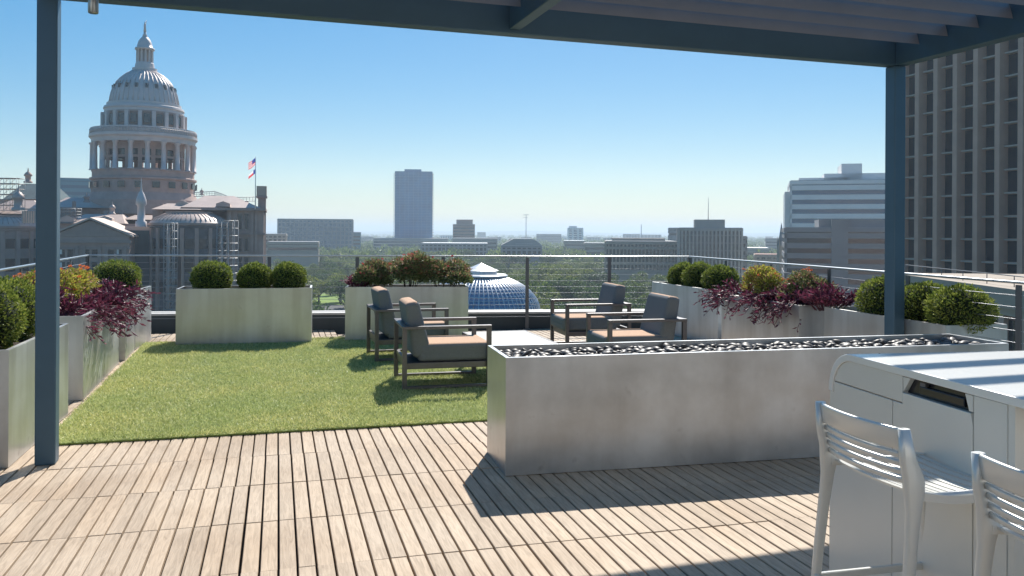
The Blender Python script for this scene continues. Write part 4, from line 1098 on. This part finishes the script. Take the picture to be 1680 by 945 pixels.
# corner pier with tan box on top
cbox('corner_pier', 423, 436, 322, None, 222, 4, 'granite_d'); cbox('corner_pier', 420.5, 437, 305, 321, 221, 6, 'tanb'); cbox('corner_pier', 420, 438, 321.2, 324, 220.8, 6.4, 'granite_d')
# wing hip roof
def hip(name, px0, px1, yb, px2, px3, yt, d, depth, m):
    A = D(px0, yb, d); w_ = face_w(A, px1); zt = D(px2, yt, d).z; a = A-CO
    f0 = (px2-px0)/(px1-px0); f1 = (px3-px0)/(px1-px0); o = MB(); z = A.z
    def P(w__, y, zz): p = a+d2*w__+d1*y; return (p.x, p.y, zz)
    o.hexa([P(0, 0, z), P(w_, 0, z), P(w_, depth, z), P(0, depth, z)], [P(w_*f0, depth*.4, zt), P(w_*f1, depth*.4, zt), P(w_*f1, depth*.6, zt), P(w_*f0, depth*.6, zt)])
    return o.build(name, m, cap)
hip('wing_roof', 296, 428, 339.8, 330, 380, 318, 213, 24, 'caproof')
hip('wing_roof', 248, 330, 343, 268, 322, 332, 210, 18, 'caproof')
# roof railing on ridge
b = MB(); pts = [capworld(px, y, 226) for px, y in ((318, 316), (352, 314), (364, 318), (378, 324), (420, 323))]
b.tube(pts, .1, 5)
for i in range(4):
    for k in range(8):
        p = pts[i]+(pts[i+1]-pts[i])*(k/8); b.tube([p, p-Vector((0,0,1.1))], .05, 4)
b.tube([p-Vector((0,0,1.1)) for p in pts], .1, 5); b.tube([p-Vector((0,0,.5)) for p in pts], .04, 4)
b.build('ridge_railing', 'pipe', cap)
# bow (curved apse)
def bow(pxc, hw, yroof, ytop, d, m='granite_d'):
    c = capworld(pxc, ytop, d); R = hw*d/FPX; zt = capworld(pxc, ytop, d-R).z; zr = capworld(pxc, yroof, d).z
    MB().lathe([(R, GZ), (R, zt-1.2), (R*1.04, zt-1.1), (R*1.04, zt), (R*.98, zt+.02)], c=(c.x, c.y), n=48, a0=PI, a1=2*PI, smooth=False).build('bow_wall', m, cap)
    MB().lathe([(R*1.05, zt+.03), (R*1.0, zt+.5), (R*.93, zt+(zr-zt)*.45), (R*.72, zt+(zr-zt)*.8), (R*.60, zr), (.02, zr+.3)], c=(c.x, c.y), n=48, a0=PI, a1=2*PI).build('bow_roof', 'caproof', cap)
    b = MB()
    for k in range(25):
        a = PI+PI*k/24; pf = [(R*1.0, zt+.55), (R*.93, zt+(zr-zt)*.45+.06), (R*.72, zt+(zr-zt)*.8+.06), (R*.60, zr+.06)]
        b.tube([(c.x+r*math.cos(a), c.y+r*math.sin(a), z) for r, z in pf], .09, 4)
    b.lathe([(R*.62, zr-.1), (R*.62, zr+.35), (R*.55, zr+.38)], c=(c.x, c.y), n=48, a0=PI, a1=2*PI, smooth=False)
    b.build('roof_ribs', 'granite_d', cap)
    MB().lathe([(R*1.045, zt-.62), (R*1.075, zt-.5), (R*1.075, zt-.02)], c=(c.x, c.y), n=48, a0=PI, a1=2*PI, smooth=False).build('gutter', 'granite_d', cap)
    for k in range(9):
        a = PI+PI*(k+.5)/9
        for y0, y1 in ((392, 408), (425, 446), (460, 480)):
            o = MB().box(-.1, .08, -1.0, 1.0, capworld(pxc, y1, d-R).z, capworld(pxc, y0, d-R).z).build('window', 'glassdk', cap)
            o.location = (c.x+R*math.cos(a), c.y+R*math.sin(a), 0); o.rotation_euler = (0,0,a)
        a += PI/18
        o = MB().box(-.1, .45, -.45, .45, GZ, zt-1.2).build('pilaster', 'granite', cap); o.location = (c.x+R*math.cos(a), c.y+R*math.sin(a), 0); o.rotation_euler = (0,0,a)
bow(312, 60, 350, 366, 212, 'net'); bow(6, 60, 356, 371, 212)
# gabled pavilion
PA = D(84, 388, 194); pw_ = face_w(PA, 212); gz = D(148, 362, 200).z; ez = PA.z; PR_ = (84, 194)
rb(PA, pw_, 0, 20, GZ, ez).build('pavilion_wall', 'granite', cap)
a_ = PA-CO; a_.z = 0
b = MB(); b.extrude([(-.4, ez+.01), (pw_+.4, ez+.01), (pw_/2, gz)], a_-d1*.1, d2, (0,0,1), d1*20); b.build('pediment', 'granite_d', cap)
b = MB()
for s_ in (0, 1):
    e0w, e1w = (-.9 if s_ == 0 else pw_+.9), pw_/2
    def P(w__, y, zz): p = a_+d2*w__+d1*y; return (p.x, p.y, zz)
    b.hexa([P(e0w, -.7, ez-.1), P(e1w, -.7, gz+.3), P(e1w, 20, gz+.3), P(e0w, 20, ez-.1)], [P(e0w, -.7, ez+.35), P(e1w, -.7, gz+.75), P(e1w, 20, gz+.75), P(e0w, 20, ez+.35)])
b.build('pavilion_roof', 'caproof', cap)
g = rb(PA-d2*.5, pw_+1, -.5, -.002, ez-1.5, ez-.8); rb(PA-d2*.3, pw_+.6, -.3, -.002, ez-3.0, ez-2.6, g).build('pavilion_cornice', 'granite_d', cap)
for px in (86, 124, 135, 161, 172, 203): cbox('pilaster', px, px+5, 404, None, 0, .39, 'granite_d', ref=(84, 194, .4))
for y0, y1 in ((408, 422), (430, 446), (462, 484)):
    for x0, x1 in ((96, 122), (136, 162), (176, 202)): cwindows(x0, x1, y0, y1, PR_, 2, .7)
# connecting masses
cbox('link_wall', 212, 268, 378, None, 206, 14, 'scrim'); cbox('link_roof', 205, 262, 371, 377.8, 206, 14, 'caproof')
cbox('link_wall', -60, 90, 384, None, 206, 14, 'scrim')
hip('link_roof', 92, 205, 366, 128, 190, 350, 212, 22, 'caproof')
cbox('link_wall', 90, 262, 366.3, None, 213, 20, 'granite_d')
hip('crossing_roof', 80, 200, 340, 96, 146, 322, 240, 22, 'caproof')
cbox('crossing_wall', 60, 380, 341, None, 241, 30, 'granite_d')
hip('link_roof', 200, 262, 360, 215, 250, 352, 222, 16, 'caproof')
# left roofs with cupola
hip('left_roof', -40, 78, 350, 2, 40, 326, 225, 22, 'caproof')
cbox('left_block', -60, 60, 350.3, None, 226, 24, 'granite_d')
hip('mansard', 5, 92, 326, 22, 72, 298, 245, 24, 'scrim')
cbox('left_block', -5, 95, 326.3, None, 246, 24, 'granite_d')
def cupola(px, ytip, ybase, hw, d, m):
    c = capworld(px, ybase, d); H = capworld(px, ytip, d).z-c.z; r = hw*d/FPX
    MB().lathe([(r*1.1, 0), (r*1.1, H*.1), (r*.75, H*.12), (r*.7, H*.42), (r*1.05, H*.46), (r*.95, H*.56), (r*.55, H*.68), (r*.2, H*.74), (r*.18, H*.8), (r*.05, H)], n=14).build('cupola', m, cap, loc=c)
cupola(46, 275, 300, 6, 250, 'granite'); cupola(30, 303, 345, 9, 222, 'caproof')
cupola(231.5, 292, 372, 8, 204, 'domewhite'); cupola(142, 316, 332, 5, 238, 'granite_d'); cupola(331, 308, 320, 3, 236, 'granite_d'); cupola(184, 330, 352, 5, 215, 'caproof')
b = MB()
for k in range(6): p = capworld(36+k*4, 346, 205); b.box(p.x, p.x+.4, p.y, p.y+.4, p.z-3, p.z)
p0_, p1_ = capworld(34, 344, 205), capworld(62, 344, 205); b.box(p0_.x, p1_.x, p0_.y, p0_.y+.5, p0_.z, p0_.z+.3); b.build('roof_balustrade', 'caproof', cap)

for px, yt, d in ((262, 334, 216), (296, 330, 226), (344, 326, 224), (402, 330, 222), (118, 330, 232), (170, 346, 226), (196, 344, 230)):
    cbox('chimney', px, px+5, yt, yt+16, d, 1.2, 'granite_d')
for px, yb, yt, d in ((300, 339, 329, 217), (366, 339, 330, 214.5), (110, 364, 353, 213.5), (172, 364, 354, 213.5)):
    p = D(px, yb, d)-CO; q = D(px, yt, d)-CO; hw_ = 1.7
    b = MB(); b.extrude([(-hw_, 0), (hw_, 0), (hw_, (q.z-p.z)*.55), (0, q.z-p.z), (-hw_, (q.z-p.z)*.55)], p-d1*.2, d2, (0,0,1), d1*4); b.build('roof_dormer', 'caproof', cap)
# scaffolds
def scaffold(label, px0, px1, y0, y1, d, depth, nx, nz, net=False):
    a = D(px0, y1, d); c = D(px1, y0, d); t = thing('scaffold', label, 'scaffold', (a.x, a.y, 0), 0)
    W_ = c.x-a.x; zb = a.z; H_ = c.z-zb; b = MB()
    for i in range(nx+1):
        for yy in (0, depth): b.tube([(W_*i/nx, yy, zb), (W_*i/nx, yy, zb+H_)], .07, 4)
    for j in range(nz+1):
        z = zb+H_*j/nz
        for yy in (0, depth): b.tube([(0, yy, z), (W_, yy, z)], .06, 4)
        for i in range(nx+1): b.tube([(W_*i/nx, 0, z), (W_*i/nx, depth, z)], .05, 4)
        if j < nz:
            for i in range(nx): b.tube([(W_*i/nx, 0, z), (W_*(i+1)/nx, 0, z+H_/nz)], .045, 4)
    b.build('pipes', 'pipe', t)
    b = MB()
    for j in range(1, nz+1): b.box(0, W_, .1, depth-.1, zb+H_*j/nz-.12, zb+H_*j/nz-.05)
    b.build('planks', 'tanb', t)
scaffold('tall pipe scaffold tower wrapped round the curved capitol bay', 355, 384, 362, 560, 196, 3, 3, 16)
scaffold('thin pipe scaffold in front of the left side of the curved capitol bay', 268, 286, 366, 560, 196, 2, 2, 15)
scaffold('roof scaffold left of the capitol at the left picture edge', -15, 27, 292, 345, 225, 4, 4, 6)
scaffold('low roof scaffold right of the left pergola post below the blue glass building', 93, 124, 342, 356, 214, 3, 5, 3)
# flag pole
p = D(419, 330, 205); tp = D(418, 257, 205); H = tp.z-p.z
t = thing('flagpole', 'white flagpole with two small flags at the right end of the capitol', 'flagpole', p)
MB().tube([(0,0,-2), (0,0,H)], [.14, .07], 8).build('pole', 'roofw', t)
b = MB(); fw = 1.75; z1 = H-.3
for k in range(7):
    for q in range(6):
        x0, x1 = -fw*q/6, -fw*(q+1)/6; mi = 2 if (k < 4 and q < 3) else (0 if k % 2 == 0 else 1)
        def fz(x, kk): return z1-kk*.24+x*.75-.05*math.sin(x*5)
        b.poly([(x0, .1*math.sin(x0*4), fz(x0, k)), (x1, .1*math.sin(x1*4), fz(x1, k)), (x1, .1*math.sin(x1*4), fz(x1, k+1)), (x0, .1*math.sin(x0*4), fz(x0, k+1))], mi)
tag(b.build('flag', ['flagred', 'flagwhite', 'flagblue'], t, recalc=False), 'red and white striped flag')
b = MB(); z2 = H-2.9
for q in range(6):
    x0, x1 = -fw*q/6, -fw*(q+1)/6
    for k in range(2):
        def fz(x, kk): return z2-kk*.55+x*.85
        b.poly([(x0, .1, fz(x0, k)), (x1, .1, fz(x1, k)), (x1, .1, fz(x1, k+1)), (x0, .1, fz(x0, k+1))], 2 if q < 2 else (1 if k == 0 else 0))
tag(b.build('flag', ['flagred', 'flagwhite', 'flagblue'], t, recalc=False), 'lower drooping blue white and red flag')
# blue glass building behind the capitol
t, wv, H = bldg('glass_office', 'blue glass office behind the capitol, left of the dome', 97, 158, 292, 420, 30, 'glassteal', 4, 'ribbon', glass='glassmid', fh=3.4, rot=4)

# ------------------------------------------------------------------ trees
def tree_mesh(seed, leafm, n=4200, R=6.0, H=11.0):
    r = np.random.default_rng(seed)
    k = 16; c = np.stack([r.normal(size=k)*R*.46, r.normal(size=k)*R*.46, H*.6+r.normal(size=k)*H*.14], 1); rad = r.uniform(.22, .44, k)*R
    idx = r.integers(0, k, n); d = unit(r.normal(size=(n,3))); d[:,2] = d[:,2]*.8+.15
    P = c[idx]+d*rad[idx][:,None]*(.78+.28*r.random((n,1)))
    A = d+r.normal(size=d.shape)*.7
    V, Fq = leaves(P, A, .40+r.random(n)*.45, .36+0*r.random(n))
    return V, Fq, c
protos = []
for i, (lm, lab) in enumerate((('tree_a', 0), ('tree_b', 1), ('tree_c', 2), ('tree_a', 0), ('tree_b', 1))):
    V, Fq, c = tree_mesh(20+i, lm)
    t = thing('park_tree', 'tree', 'tree', (0,0,0), 0, 'park trees beyond the terrace')
    np_mesh('crown', V, Fq, lm, t)
    b = MB(); b.tube([(0,0,-.3), (.1,0,2.5), (.2,.1,5)], [.45, .32, .22], 7)
    for q in c[:7]: b.tube([(.1,0,2.6), ((q[0])*.5, q[1]*.5, q[2]*.75), tuple(q)], [.2, .13, .05], 5)
    b.build('trunk', 'bark', t); t['tone'] = lab; protos.append(t)
tones = ('mid green', 'bright green', 'dark green')
ordn = lambda k: ('%d%s' % (k, 'th' if 10 < k % 100 < 20 else {1: 'st', 2: 'nd', 3: 'rd'}.get(k % 10, 'th')))
tr_r = random.Random(5); cnt = 0; dome_c = Vector((c0.x, c0.y)); row = 0; d0 = 150
while d0 < 640:
    row += 1; px = 425+tr_r.random()*25; k = 0
    while px < 1292:
        d = d0*(1+tr_r.uniform(-.035, .035)); X = (px-CX)/FPX*d; pxx = px; px += 9.8*FPX/d0*tr_r.uniform(.85, 1.15)
        if (Vector((X, d))-dome_c).length < RD*1.22+4.5: continue
        if pxx < 455 and d < 245: continue
        if 985 < pxx < 1120 and d > 400: continue
        if 1105 < pxx < 1235 and d > 380: continue
        if 1235 < pxx and d > 235: continue
        if 495 < pxx < 562 and 190 < d < 290: continue
        k += 1; pr = tr_r.choice(protos)
        if not pr.get('placed'): t = pr; t['placed'] = 1
        else: t = copy_tree(pr)
        sc_ = tr_r.uniform(.66, 1.22)
        t.location = (X, d, GZ); t.scale = (sc_, sc_, sc_*tr_r.uniform(.85, 1.1)); t.rotation_euler = (0, 0, tr_r.random()*6.28); cnt += 1
        t['label'] = '%s tree, %s from left in %s row beyond the railing' % (tones[pr['tone']], ordn(k), ordn(row))
    d0 *= 1.118
for t in COL.objects:
    for kx in ('tone', 'placed'):
        if kx in t.keys(): del t[kx]
print('trees', cnt)
# far wood
n = 2600; rr = np.random.default_rng(3)
dist = 600*np.exp(rr.random(n)**.9*2.3); px = rr.uniform(380, 1330, n)
X = (px-CX)/FPX*dist; size = rr.uniform(4.5, 8, n)
kq = 55; d = unit(rr.normal(size=(n*kq,3))); d[:,2] = np.abs(d[:,2])*.9
C = np.repeat(np.stack([X, dist, np.full(n, GZ+5)], 1), kq, 0); sz_ = np.repeat(size, kq)[:,None]
P = C+d*sz_*(.7+.4*rr.random((n*kq,1)))
V, Fq = leaves(P, d+rr.normal(size=d.shape)*.6, (sz_*.42)[:,0], (sz_*.3)[:,0])
tag(np_mesh('far_woodland', V, Fq, 'tree_a'), 'hazy green treetops of the far city stretching to the horizon', 'woodland', kind='stuff')

# ------------------------------------------------------------------ haze
hz = bpy.data.materials.new('haze_air'); hz.use_nodes = True; nn = hz.node_tree.nodes; ll = hz.node_tree.links
for q in list(nn):
    if q.type == 'BSDF_PRINCIPLED': nn.remove(q)
pv = nn.new('ShaderNodeVolumePrincipled'); pv.inputs['Color'].default_value = (.72, .87, 1.0, 1); pv.inputs['Density'].default_value = .00026; pv.inputs['Anisotropy'].default_value = .25
ll.new(pv.outputs[0], nn['Material Output'].inputs['Volume'])
b = MB(); b.box(-13500, 13500, -13500, 13500, GZ-3, 75); o = b.build('haze', hz); tag(o, 'thin pale blue haze in the air over the city', 'haze', kind='stuff')
